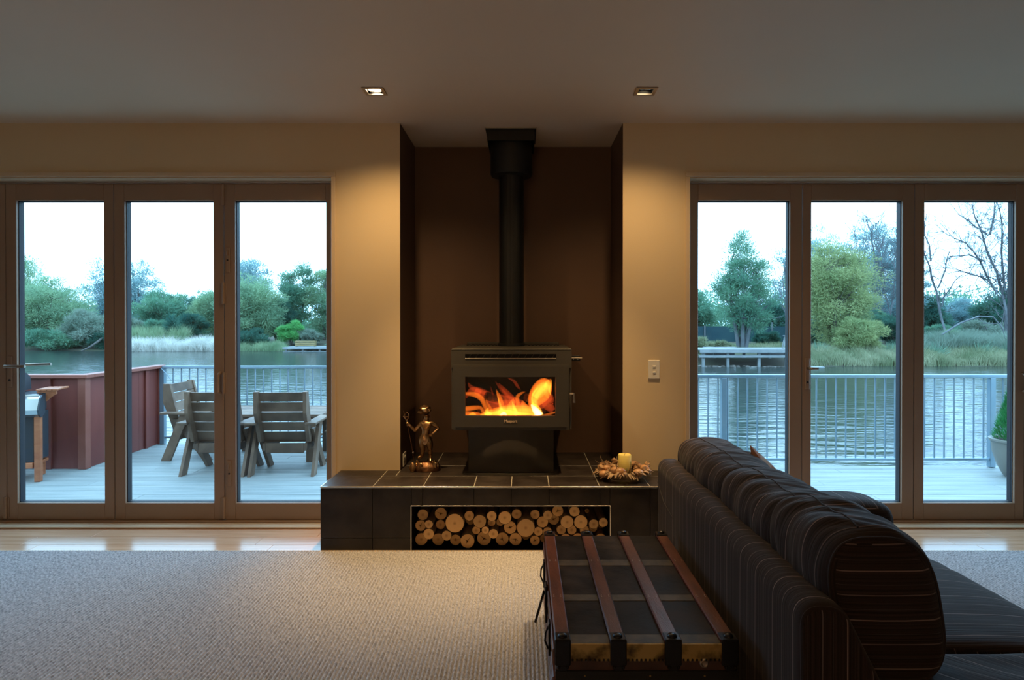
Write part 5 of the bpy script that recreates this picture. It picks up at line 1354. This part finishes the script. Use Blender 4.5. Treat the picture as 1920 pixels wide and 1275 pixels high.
# conifer foliage
n = 11000; zz = RNG.random(n) ** 0.9; rad_ = 0.205 * (1 - zz * .78) * np.sqrt(RNG.random(n)) ; an = RNG.random(n) * 2 * PI
C = np.stack([np.cos(an) * rad_, np.sin(an) * rad_, 0.34 + zz * 0.55], 1)
Dd = unit(np.stack([np.cos(an) * .5, np.sin(an) * .5, np.full(n, .9)], 1) + RNG.normal(size=(n, 3)) * .25)
V, Fc = leaves(C, Dd, RNG.uniform(.02, .045, n), RNG.uniform(.005, .009, n)); rawmesh('foliage', V, Fc, M_coni, pc_, True)

def clumps_of(cx, cy, zc, rx, ry, rz, k, seed):
    g_ = np.random.default_rng(seed); P = unit(g_.normal(size=(k, 3))) * (g_.random((k, 1)) ** 0.45)
    P = P * np.array([rx, ry, rz]); P += np.array([cx, cy, zc]); return P
def tube_np(segs, n=4):
    """segs: list of (p0,p1,r0,r1) -> joined tubes"""
    S = np.array([(*s[0], *s[1], s[2], s[3]) for s in segs], float); p0, p1, r0, r1 = S[:, :3], S[:, 3:6], S[:, 6], S[:, 7]
    d = unit(p1 - p0); x = np.cross(d, np.tile([0.31, 0.17, 0.93], (len(d), 1))); x = unit(x); y_ = np.cross(d, x); k_ = len(S)
    V = np.zeros((k_, 2 * n, 3))
    for i in range(n):
        a_ = 2 * PI * i / n; o = x * math.cos(a_) + y_ * math.sin(a_); V[:, i] = p0 + o * r0[:, None]; V[:, n + i] = p1 + o * r1[:, None]
    Fq = np.array([(i, (i + 1) % n, n + (i + 1) % n, n + i) for i in range(n)]); Fc = (Fq[None] + (np.arange(k_) * 2 * n)[:, None, None]).reshape(-1, 4)
    return V.reshape(-1, 3), Fc
WZ = -1.20
def shoreY(X):   # far water line as a function of X
    t_ = np.clip((X + 9.0) / 14.0, 0, 1); s_ = t_ * t_ * (3 - 2 * t_)
    return 48.0 + (31.5 - 48.0) * s_
def groundz(X, Y):
    d = Y - shoreY(X); return WZ - 0.15 + np.clip(d, -3, 2.5) * 0.22 + np.clip(d - 2.5, 0, 12) * 0.045
def tree(label, px, Y, ytop, ybot, wpx, m, nleaf=11000, nclump=46, leafL=(0.15, 0.32), leafW=(0.03, 0.058), name='tree', cat_='tree', seed=None, droop=0.0, bark=None, trunk_y=None, depth=0.8, cone=False, clr=0.22, group='trees and bushes on the far bank', stems=3):
    nleaf = int(nleaf * 2.1); nclump = int(nclump * 1.5)
    seed = seed if seed is not None else abs(int(px * 7 + ytop)); g_ = np.random.default_rng(seed)
    X = PX(px, Y); zt = PZ(ytop, Y); zb = PZ(ybot, Y); w_ = wpx * Y / F / 2; gz = float(groundz(X, Y)); H = zt - zb
    t = thing(name, label, cat_, (X, Y, gz), 0, group)
    zc = (zt + zb) / 2
    P = clumps_of(0, 0, zc - gz, w_ * .88, w_ * depth * .88, H / 2 * .9, nclump, seed)
    if cone:
        q = (P[:, 2] - (zb - gz)) / H; f_ = np.clip(1.45 - q * 1.2, .22, 1.0); P[:, 0] *= f_; P[:, 1] *= f_
    segs = []; base = np.array([0, 0, -0.25]); tr_ = max(0.05, H * 0.022)
    tops = []
    for s_ in range(stems):
        a_ = g_.random() * 2 * PI; e = np.array([math.cos(a_) * w_ * .35, math.sin(a_) * w_ * .3, (zc - gz) + H * g_.uniform(.0, .25)]); b0 = base + np.array([math.cos(a_), math.sin(a_), 0]) * tr_ * .8
        mid = b0 * .5 + e * .5 + g_.normal(size=3) * .06 * w_; segs += [(b0, mid, tr_, tr_ * .7), (mid, e, tr_ * .7, tr_ * .3)]; tops += [(mid, tr_ * .45), (e, tr_ * .28)]
    for c in P:
        k_ = min(range(len(tops)), key=lambda q: np.linalg.norm(tops[q][0] - c) + (0 if tops[q][0][2] < c[2] else 1)); s0, r0 = tops[k_]
        mid = s0 * .5 + c * .5 + g_.normal(size=3) * .1; segs += [(s0, mid, r0 * .6, r0 * .35), (mid, c, r0 * .35, 0.012)]
    V, Fc = tube_np(segs, 5); rawmesh('trunk', V, Fc, bark or M_tree, t, True)
    per = max(1, nleaf // nclump); R_ = clr * np.sqrt(w_ * H / 2) * 1.25
    Cn = np.repeat(P, per, 0); n_ = len(Cn); rc = R_ * g_.uniform(.6, 1.2, (nclump, 1)); rc = np.repeat(rc, per, 0)
    off = unit(g_.normal(size=(n_, 3))) * (g_.random((n_, 1)) ** 0.5) * rc * np.array([1.25, 1.1, .8]); C = Cn + off
    C[:, 2] = np.maximum(C[:, 2], 0.0)
    Dd = unit(off / (rc + 1e-6) * .7 + (C - np.array([0, 0, zc - gz])) / (w_ + H) * .8 + g_.normal(size=(n_, 3)) * .45 + np.array([0, 0, .35 - droop]))
    sc = math.sqrt(Y / 45)
    V, Fc = leaves(C, Dd, g_.uniform(*leafL, n_) * sc, g_.uniform(*leafW, n_) * sc); rawmesh('foliage', V, Fc, m, t, True)
    return t
def bush(label, px, Y, ytop, wpx, m, **k_):
    ybot = CY + (EYE - float(groundz(PX(px, Y), Y))) * F / Y
    k_.setdefault('nleaf', 4500); k_.setdefault('nclump', 18); k_.setdefault('name', 'bush'); k_.setdefault('cat_', 'bush')
    return tree(label, px, Y, ytop, ybot, wpx, m, **k_)
def bare(label, pts, Y, m, n_gen=5, seed=1, name='bare_tree', twig=1.0, spread=0.5, r0=0.16, side=None):
    """leafless tree: given main limbs as pixel polylines, side branches and twigs grow from them"""
    g_ = np.random.default_rng(seed); segs = []; x0, y0 = pts[0][0]; X = PX(x0, Y); gz = float(groundz(X, Y))
    t = thing(name, label, 'tree', (X, Y, gz), 0, 'trees and bushes on the far bank'); org = np.array([X, Y, gz])
    def grow(p, d, L, r, gen):
        q = p + d * L * .5; q2 = q + unit((d + g_.normal(size=3) * .18)[None])[0] * L * .5
        segs.append((p, q, r, r * .8)); segs.append((q, q2, r * .8, r * .5))
        if gen <= 0 or L < 0.12: return
        for k_ in range(3 if gen > 1 else 4):
            s_ = g_.uniform(.3, 1); st_ = p + (q2 - p) * s_; nd = unit((d + g_.normal(size=3) * spread + np.array([0, 0, .12]))[None])[0]
            grow(st_, nd, L * g_.uniform(.5, .72), r * .5, gen - 1)
    for limb in pts:
        P = [np.array([PX(x, Y), Y + (0.12 * i * (-1) ** len(segs)), PZ(y, Y)]) - org for i, (x, y) in enumerate(limb)]; n_ = len(P)
        rr_ = r0 * (1.0 if limb is pts[0] else .62)
        if limb is pts[0]: P[0][2] = -0.2
        for i in range(n_ - 1):
            ra, rb = rr_ * (1 - i / n_ * .9), rr_ * (1 - (i + 1) / n_ * .9); mid_ = (P[i] + P[i + 1]) / 2 + g_.normal(size=3) * .07; segs.append((P[i], mid_, ra, (ra + rb) / 2)); segs.append((mid_, P[i + 1], (ra + rb) / 2, rb))
            L = np.linalg.norm(P[i + 1] - P[i])
            if i == 0 and limb is pts[0] : continue
            for k_ in range(max(3, int(L / (0.26 / twig)))):
                s_ = g_.random(); st_ = P[i] + (P[i + 1] - P[i]) * s_; d = unit(((P[i + 1] - P[i]) / L * .7 + g_.normal(size=3) * .75)[None])[0]
                grow(st_, d, g_.uniform(.5, 1.5), max(0.019, rb * .35), n_gen - 3)
    V, Fc = tube_np(segs, 3); k4 = rawmesh('trunk', V, Fc, m, t, True)
    return t
def blades(name, label, cat_, px0, px1, Yf, hgt, m, n_, spread=0.25, w_=0.03, dy=1.6, group=None, kind='stuff', dz=0.0):
    g_ = np.random.default_rng(int(px0 * 3 + n_)); px_ = g_.uniform(px0, px1, n_); Y0 = np.array([Yf(p) if callable(Yf) else Yf for p in px_]) + g_.random(n_) * dy
    X = (px_ - CX) * Y0 / F; Z = groundz(X, Y0) + dz; C = np.stack([X, Y0, Z], 1)
    # tussocky height variation
    hv = hgt * (0.55 + 0.6 * np.abs(np.sin(X * 1.7 + np.sin(X * .63) * 2)) ) * g_.uniform(.6, 1.1, n_)
    Dd = unit(np.stack([g_.normal(size=n_) * spread, g_.normal(size=n_) * spread, np.ones(n_)], 1))
    S = np.tile([1.0, 0, 0], (n_, 1)) + g_.normal(size=(n_, 3)) * .3; S[:, 2] = 0; S = unit(S) * w_
    mid = C + Dd * hv[:, None] * .6; bend = np.stack([g_.normal(size=n_) * spread, g_.normal(size=n_) * spread, np.zeros(n_)], 1) * hv[:, None]
    T = mid + Dd * hv[:, None] * .4 + bend * .9
    V = np.stack([C - S, C + S, mid + S * .7, mid - S * .7, T], 1).reshape(-1, 3); b0 = np.arange(n_)[:, None] * 5
    Fc = np.concatenate([b0 + [0, 1, 2], b0 + [0, 2, 3], b0 + [3, 2, 4]], 0)
    o = rawmesh(name, V, Fc, m); return tag(o, label, cat_, group, kind)

# water, banks
struct('light_block_ground', MB().box(-70, 70, -70, 3.9, -1.5, -0.45), M_bank)  # unseen ground slab, added to block sky light from below the horizon
wt = MB(); wt.add([(-90, 4.2, WZ), (90, 4.2, WZ), (90, 70, WZ), (-90, 70, WZ)], [(0, 1, 2, 3)])
struct('water', wt, M_water)
gx = np.linspace(-80, 80, 161); gy = np.concatenate([np.linspace(-6, 30, 37), np.array([36, 44, 60, 90, 130])])
V = []; 
for u in gy:
    for x_ in gx:
        Y_ = float(shoreY(x_)) + u; z_ = float(groundz(x_, Y_)) + 0.10 * mnoise.noise(Vector((x_ * .4, Y_ * .4, 0))); V.append((x_, Y_, z_))
V = np.array(V); nx_ = len(gx); Fc = np.array([(j * nx_ + i, j * nx_ + i + 1, (j + 1) * nx_ + i + 1, (j + 1) * nx_ + i) for j in range(len(gy) - 1) for i in range(nx_ - 1)])
gb = rawmesh('ground', V, Fc, M_bank); gb['kind'] = 'structure'
# near lake bed beyond the deck is hidden by the water

# --- left bank, first window
tree('broad grey-green willow, tallest at the far left edge of the left doors', 22, 55, 470, 640, 150, M_willow, 15000, 60)
tree('rounded grey-green willow overhanging the water in the first left pane', 92, 51, 515, 652, 165, M_willow, 18000, 70, droop=.2)
tree('sparse blue-green tree behind the willow, crossing the first door stile', 200, 60, 476, 640, 100, M_bluel, 6500, 50, clr=.17)
bush('low olive-grey shrub mass sloping to the water in the first left pane', 168, 50, 582, 110, M_olive, nleaf=9000, nclump=34)
bush('low green shrub at the waterline of the first left pane', 100, 49, 618, 140, M_green, nleaf=7000, nclump=30)
bush('dark green bush at the waterline beside the fallen branch', 190, 49.2, 622, 50, M_dark)
# second pane
tree('slender blue-grey tree with an open crown in the second left pane', 262, 60, 468, 640, 92, M_bluel, 5200, 40, clr=.17)
tree('dense dark green tree left of centre in the second left pane', 300, 56, 540, 640, 115, M_green, 11000, 46)
tree('dark evergreen filling the middle of the second left pane', 348, 58, 556, 645, 100, M_dark, 9500, 40)
tree('pale green tree at the right edge of the second left pane', 402, 56, 538, 645, 90, M_willow, 9500, 40)
bush('grey-green shrub behind the reeds, left in the second pane', 250, 51, 600, 60, M_olive, nleaf=5000)
bush('leafy green shrub behind the reeds beside the cabbage tree', 292, 51, 602, 55, M_green, nleaf=4500)
bush('dark shrub behind the reeds, right of the cabbage tree', 355, 52, 590, 70, M_dark, nleaf=5500)
# third pane
tree('tall pale willow at the left edge of the third left pane', 468, 54, 470, 640, 95, M_bluel, 9500, 50, clr=.2)
tree('broad green willow low in the third left pane', 472, 51, 512, 652, 115, M_willow, 16000, 64)
tree('upright green tree with a forked crown in the third left pane', 556, 56, 484, 630, 78, M_green, 9500, 44, clr=.2)
tree('yellow-green tree at the right edge of the third left pane', 607, 56, 490, 640, 72, M_willow, 9500, 44, clr=.2)
bush('dark undergrowth bush between the two willows of the third pane', 520, 54, 560, 70, M_dark, nleaf=7000, nclump=26)
bush('rounded bright green bush beside the left jetty', 545, 50.5, 600, 44, M_bright, nleaf=5200, nclump=20)
bush('variegated shrub behind the yellow bench on the left jetty', 578, 50.5, 617, 50, M_olive, nleaf=4500)
bush('dark green waterside bush below the broad willow', 470, 49.3, 618, 80, M_dark, nleaf=6500, nclump=26)
# unseen-from-here fill continues left and between the openings
tree('green tree beyond the wall, between the left doors and the chimney', 690, 55, 500, 640, 170, M_green, 9000, 44)
tree('green tree far left beyond the last door leaf', -110, 54, 500, 645, 190, M_willow, 9000, 44)
# cabbage tree
ct = thing('cabbage_tree', 'spiky yucca-like cabbage tree above the pale reeds', 'tree', (PX(322, 50), 50, float(groundz(PX(322, 50), 50))), 0, 'trees and bushes on the far bank')
n = 900; g_ = np.random.default_rng(2); d_ = unit(g_.normal(size=(n, 3)) * [1, 1, .9] + [0, 0, .9]); V, Fc = leaves(np.tile([0, 0, 1.25], (n, 1)) + d_ * .1 + g_.normal(size=(n, 3)) * [.1, .1, .35], d_, g_.uniform(.5, 1.0, n), g_.uniform(.05, .09, n)); rawmesh('foliage', V, Fc, M_dark, ct, True)
n = 220; d_ = unit(g_.normal(size=(n, 3)) * [1, 1, .35] + [0, 0, -.2]); V, Fc = leaves(np.tile([0, 0, .62], (n, 1)) + d_ * .08, d_, g_.uniform(.4, .9, n), g_.uniform(.05, .09, n)); rawmesh('dry_leaves', V, Fc, M_reed, ct, True)
V, Fc = tube_np([(np.array([0, 0, -.2]), np.array([0, 0, 1.3]), .12, .1)], 6); rawmesh('trunk', V, Fc, M_tree, ct, True)
# reeds
sh = lambda p: float(shoreY(np.array(PX(p, 48)))) + 0.0
blades('pale_reeds', 'band of pale dry reeds along the left shore', 'reeds', 228, 410, lambda p: sh(p) - 0.5, 1.15, M_reed, 9000, .35, .022, 1.3)
blades('green_reeds', 'green reeds behind the pale dry reeds', 'reeds', 228, 350, lambda p: sh(p) + 1.0, 1.6, M_reedg, 5000, .2, .022, 1.6)
blades('bank_grass', 'rough waterside grass under the left willows', 'grass', 425, 535, lambda p: sh(p) - 0.3, 0.8, M_reedg, 3500, .3, .022, 1.5)
# fallen branch at waterline
fb_ = obj('fallen_branch', MB().tube([(PX(152, 47.6), 47.6, WZ + .02), (PX(170, 48), 48, WZ + .35), (PX(184, 48.4), 48.4, WZ + .75), (PX(200, 49), 49, WZ + 1.3)], [.05, .08, .09, .06], 7), M_tree, smooth=True); tag(fb_, 'bare fallen branch dipping into the water below the left shrubs', 'branch')

# jetties
def jetty(label, px0, px1, Y, ytop, depth, posts, seed=0):
    x0, x1 = PX(px0, Y), PX(px1, Y); zt = PZ(ytop, Y); t = thing('jetty', label, 'jetty', ((x0 + x1) / 2, Y, WZ), 0, 'timber jetties on the far bank')
    n_ = 8
    for i in range(n_): yy = Y + depth * i / n_; obj('plank', MB().bbox(x0, x1, yy, yy + depth / n_ * .93, zt - .05, zt + random.uniform(-.006, .006), .008), M_jetty, t)
    obj('fascia', MB().bbox(x0, x1, Y - .05, Y, zt - .17, zt + .01, .01), M_jetty, t); obj('bearer', MB().bbox(x0, x1, Y + .02, Y + .12, zt - .42, zt - .30, .01), M_jetty, t)
    for p in posts:
        xp = PX(p, Y); obj('post', MB().bbox(xp - .07, xp + .07, Y + .13, Y + .27, WZ - .3, zt - .17, .01), M_jetty, t); obj('post', MB().bbox(xp - .07, xp + .07, Y + depth - .3, Y + depth - .16, WZ - .3, zt - .05, .01), M_jetty, t)
    return t, zt
jt, jz = jetty('pale timber jetty with a yellow bench in the third left pane', 530, 640, 47.2, 651, 2.2, [535, 566, 598, 630])
bn = thing('bench', 'yellow timber box bench standing on the left jetty', 'bench', (PX(571.5, 48.2), 48.2, jz), 0)
for i in range(3): obj('plank', MB().bbox(-.78, .78, 0.0, .06, 0.06 + i * .13, .17 + i * .13, .01), M_brick, bn, local=True)
obj('seat', MB().bbox(-.80, .80, -.02, .42, .40, .45, .01), M_brick, bn, local=True)
for s_ in (-1, 1): obj('end_panel', MB().bbox(s_ * .74 - .05, s_ * .74 + .05, .06, .40, .008, .40, .01), M_brick, bn, local=True)
jt2, jz2 = jetty('long low timber jetty in the first right-hand pane', 1312, 1500, 31.5, 655.5, 2.6, [1321, 1367, 1426, 1478])
for (a_, b_, yy, zz) in ((1322, 1382, 34.4, 651), (1424, 1490, 34.4, 652)):
    o = obj('jetty_bench', MB().bbox(PX(a_, yy), PX(b_, yy), yy, yy + .5, PZ(zz, yy) - .08, PZ(zz, yy), .01), M_jetty)
    obj('support', MB().bbox(PX(a_ + 3, yy), PX(b_ - 3, yy), yy + .1, yy + .4, float(groundz(PX(a_, yy), yy)) - .1, PZ(zz, yy) - .08, .01), M_deckj, o)
    tag(o, 'long timber step %s of the big tree behind the right jetty' % ('left' if a_ < 1400 else 'right'), 'step')
# small trestle with a flat top, at the right end of the jetty
tt_ = thing('trestle_stand', 'tall splayed timber stand with a flat top on the right jetty', 'stand', (PX(1475, 32.6), 32.6, jz2))
obj('top', MB().bbox(-.16, .22, -.12, .12, .66, .70, .005), M_jetty, tt_, local=True)
for x_, xe in ((-.06, -.2), (.12, .26)):
    for y_ in (-.08, .08): obj('leg', MB().bar((x_, y_, .66), (xe, y_ * 1.3, .005), .05, .05), M_jetty, tt_, local=True)
# shade-cloth fence
fn = thing('shade_cloth_fence', 'low teal shade cloth fence behind the right jetty', 'fence', (PX(1390, 44), 44, 0))
obj('cloth', MB().box(PX(1290, 44), PX(1500, 44), 44, 44.03, -1.2, PZ(612, 44)), M_shade, fn)
for p in (1321, 1447, 1300, 1384): obj('post', MB().bbox(PX(p, 44) - .045, PX(p, 44) + .045, 43.88, 43.98, -1.2, PZ(611, 44) + (.25 if p == 1447 else .02), .01), M_pale, fn)

# --- right bank
tree('tall conical multi-stemmed tree with a pale trunk in the first right pane', 1392, 37, 424, 642, 142, M_green, 15000, 110, cone=True, clr=.15, bark=M_pale, stems=6, leafL=(.12, .28), leafW=(.025, .05))
tree('rounded blue-green tree at the left edge of the first right pane', 1300, 46, 540, 640, 110, M_green, 9500, 40)
tree('dark rounded tree behind the fence, right in the first right pane', 1445, 48, 560, 640, 110, M_dark, 9500, 40)
bush('low dark bush in front of the fence beside the big trunk', 1440, 42, 622, 60, M_dark)
bush('yellowish low shrub at the left end of the right jetty', 1316, 36, 634, 45, M_grass, nleaf=3500)
bush('low tawny shrub beside the trunk of the conical tree', 1352, 38, 640, 50, M_grass, nleaf=3000)
tree('slender pale tree crossing the stile between first and second right panes', 1488, 50, 440, 640, 100, M_bluel, 4800, 50, clr=.15, bark=M_pale)
tree('large yellow-green weeping willow in the middle right pane', 1562, 38, 452, 652, 165, M_yell, 22000, 90, droop=.25, leafL=(.14, .32), leafW=(.03, .055))
tree('yellow-green branch mass drooping to the bank below the willow', 1608, 35, 588, 672, 92, M_yell, 9500, 36, droop=.25, leafL=(.12, .28), leafW=(.03, .055), name='tree', trunk_y=1)
tree('tall blue-grey tree with fine twigs behind the weeping willow', 1545, 52, 412, 640, 110, M_bluel, 8500, 70, clr=.14, bark=M_pale)
tree('tall blue-grey tree with open crown, top right of middle right pane', 1632, 50, 398, 640, 130, M_bluel, 9000, 90, clr=.12, bark=M_pale)
tree('pale open tree crossing the stile between middle and last right panes', 1700, 50, 410, 640, 90, M_bluel, 4200, 60, clr=.12, bark=M_pale)
tree('fine-twigged grey-blue tree filling the right edge of the middle right pane', 1668, 54, 420, 640, 120, M_bluel, 6500, 90, clr=.12, bark=M_pale)
bush('dark green bush low at the right of the middle right pane', 1678, 42, 592, 64, M_dark, nleaf=6000)
bush('mid green bush right of the weeping willow trunk', 1640, 44, 575, 70, M_green, nleaf=6000)
bush('dark thicket below the weeping willow on its left', 1535, 42, 600, 80, M_dark, nleaf=6500)
def flax(label, px, Y, h_, n_=260, m=None):
    X = PX(px, Y); gz = float(groundz(X, Y)); t = thing('flax_plant', label, 'plant', (X, Y, gz), 0, 'flax plants on the right bank')
    g_ = np.random.default_rng(int(px)); d_ = unit(g_.normal(size=(n_, 3)) * [.8, .8, .2] + [0, 0, .9]); V, Fc = leaves(g_.normal(size=(n_, 3)) * [.18, .18, 0], d_, g_.uniform(.5, 1, n_) * h_, g_.uniform(.05, .08, n_)); rawmesh('leaves', V, Fc, m or M_flax, t, True)
flax('spiky flax plant left in the middle right pane', 1538, 34.5, 1.0); flax('spiky flax plant right in the middle right pane', 1668, 34.5, 1.0); flax('flax plant at the left of the last right pane', 1752, 34, 1.0)
flax('flax plant in the centre of the last right pane', 1838, 34, 1.1); flax('flax plant near the right edge of the last right pane', 1885, 34.5, 1.0); flax('tall spiky flax behind the willow droop', 1690, 35.5, 1.1)
tree('dark blue-green rounded tree at the left edge of the last right pane', 1738, 50, 552, 640, 75, M_dark, 8500, 36)
tree('blue-green low tree in the middle of the last right pane', 1800, 52, 562, 640, 95, M_bluel, 8500, 40)
tree('dark olive tree at the right edge of the last right pane', 1880, 46, 538, 640, 110, M_dark, 10500, 44)
bush('yellow-green shrub beside the left bare trunk in the last pane', 1782, 36, 615, 36, M_reedg, nleaf=3500)
bush('grey-green thicket across the last right pane', 1850, 40, 598, 120, M_olive, nleaf=7500, nclump=30)
bush('green bush low behind the bare tree in the last right pane', 1760, 42, 600, 80, M_green, nleaf=6000)
tree('green tree beyond the right end of the doors', 2010, 46, 500, 640, 180, M_green, 8000, 40)
tree('green tree beyond the wall, just right of the chimney', 1190, 46, 520, 640, 170, M_green, 8000, 40)
bare('bare tree with a leaning dark trunk at the left of the last right pane', [[(1766, 668), (1768, 600), (1760, 545), (1750, 500), (1736, 455), (1724, 420)], [(1758, 540), (1775, 505), (1785, 470)], [(1766, 575), (1785, 540), (1808, 515)], [(1745, 490), (1735, 440), (1742, 400)]], 38, M_pale, 5, 3, r0=.10)
bare('tall bare tree with arching pale limbs at the right of the last pane', [[(1893, 668), (1890, 620), (1884, 545), (1862, 480), (1850, 430), (1835, 380)], [(1884, 545), (1880, 470), (1884, 420), (1876, 375)], [(1868, 550), (1840, 490), (1815, 455), (1772, 432)], [(1850, 440), (1830, 425), (1800, 400)], [(1890, 560), (1898, 500), (1906, 430)], [(1856, 440), (1866, 400), (1870, 378)], [(1865, 545), (1845, 520), (1800, 505)], [(1845, 490), (1820, 478), (1785, 480)]], 37, M_pale, 5, 8, r0=.12, twig=2.2)
bare('pale bare tree with upright stems behind the weeping willow', [[(1672, 660), (1672, 590), (1655, 520), (1640, 450), (1630, 410)], [(1670, 590), (1680, 520), (1690, 450), (1694, 400)], [(1660, 540), (1650, 470), (1668, 430)], [(1685, 530), (1655, 505), (1630, 498)]], 43, M_pale, 5, 13, r0=.08, twig=1.8)
bare('pale bare tree rising left behind the middle pane willow', [[(1622, 660), (1620, 580), (1618, 500), (1606, 430)], [(1640, 620), (1642, 540), (1650, 470), (1646, 420)]], 46, M_pale, 5, 23, r0=.07)
bare('thin bare tree between the two right-hand door leaves', [[(1478, 660), (1474, 590), (1470, 520), (1478, 460)], [(1474, 590), (1458, 545), (1450, 520)]], 46, M_pale, 5, 29, r0=.06)
ab = obj('arching_branch', MB().tube([(PX(1765, 35), 35, PZ(628, 35)), (PX(1800, 35), 35, PZ(606, 35)), (PX(1835, 35), 35, PZ(593, 35)), (PX(1862, 35), 35, PZ(594, 35)), (PX(1880, 35), 35, PZ(615, 35)), (PX(1890, 35), 35, PZ(655, 35))], [.05, .05, .045, .04, .03, .02], 6), M_pale, smooth=True)
tag(ab, 'pale dead branch arching low over the grass in the last right pane', 'branch')
shr = lambda p: float(shoreY(np.array(PX(p, 32)))) + 0.3
blades('bank_grass', 'rough grass on the bank in the middle and last right panes', 'grass', 1505, 1920, lambda p: shr(p) + .3, 0.62, M_grass, 13000, .35, .02, 3.4)
blades('bank_grass', 'taller tawny grass tussocks along the top of the right bank', 'grass', 1715, 1920, lambda p: shr(p) + 2.6, 1.3, M_olive, 7500, .35, .02, 2.0)
blades('bank_grass', 'sparse grass behind the long jetty', 'grass', 1300, 1500, lambda p: shr(p) + 4.0, 0.35, M_grass, 3500, .35, .02, 5.0)
g_ = random.Random(3)
for i in range(46):
    p = 1302 + i * 4.2 + g_.uniform(-1.5, 1.5); Yq = shr(p) + g_.uniform(-.15, .25); X = PX(p, Yq)
    o = obj('shore_stone', MB().ball((0, 0, 0), g_.uniform(.06, .12), 7, 5, (1.3, 1, .6), .5, i), M_stone, origin=None, smooth=True); o.location = (X, Yq, float(groundz(X, Yq)) + .05)
    tag(o, 'grey shore stone under the right-hand jetty, %s from its %s end' % ((ORD[i], 'left') if i < 23 else (ORD[45 - i], 'right')), 'stone', 'stones along the shore under the right jetty')
rf = obj('floating_board', MB().bbox(PX(1519, 31), PX(1547, 31), 31, 31.5, WZ + .0, WZ + .06, .01), M_jetty); tag(rf, 'pale board floating at the shore below the weeping willow', 'board')
# distant tree belt that closes the horizon
n = 130000; g_ = np.random.default_rng(77); an = g_.uniform(-1.05, 1.05, n); R_ = g_.uniform(76, 90, n)
X = np.sin(an) * R_; Yv = np.cos(an) * R_; topz = 2.6 + 1.0 * np.sin(X * .31) + .9 * np.sin(X * .83 + 1) + .6 * np.sin(X * 1.9)
Zv = -0.6 + (topz + .6) * g_.random(n) ** .8
V, Fc = leaves(np.stack([X, Yv, Zv], 1), unit(g_.normal(size=(n, 3)) + [0, 0, .5]), g_.uniform(.3, .6, n), g_.uniform(.10, .2, n))
fo = rawmesh('distant_foliage', V, Fc, M_green); tag(fo, 'distant belt of green foliage closing the horizon behind the trees', 'foliage', None, 'stuff')

# bushy shoreline between the two sets of doors, seen once one steps aside
n = 90000; g_ = np.random.default_rng(31); k_ = 150
px_ = g_.uniform(640, 1210, k_); Yc = np.array([float(shoreY(np.array(PX(p, 45)))) for p in px_]) + g_.uniform(1.5, 7, k_)
Cc = np.stack([(px_ - CX) * Yc / F, Yc, g_.uniform(-.6, 2.6, k_) * (0.5 + 0.5 * np.abs(np.sin(px_ * .013)))], 1)
q = g_.integers(0, k_, n); off = unit(g_.normal(size=(n, 3))) * g_.random((n, 1)) ** .5 * g_.uniform(.9, 1.7, (n, 1))
V, Fc = leaves(Cc[q] + off, unit(off + g_.normal(size=(n, 3)) * .4 + [0, 0, .4]), g_.uniform(.15, .34, n), g_.uniform(.04, .08, n))
fo = rawmesh('shoreline_foliage', V, Fc, M_green); tag(fo, 'bushy green foliage along the far shore behind the chimney wall', 'foliage', None, 'stuff')
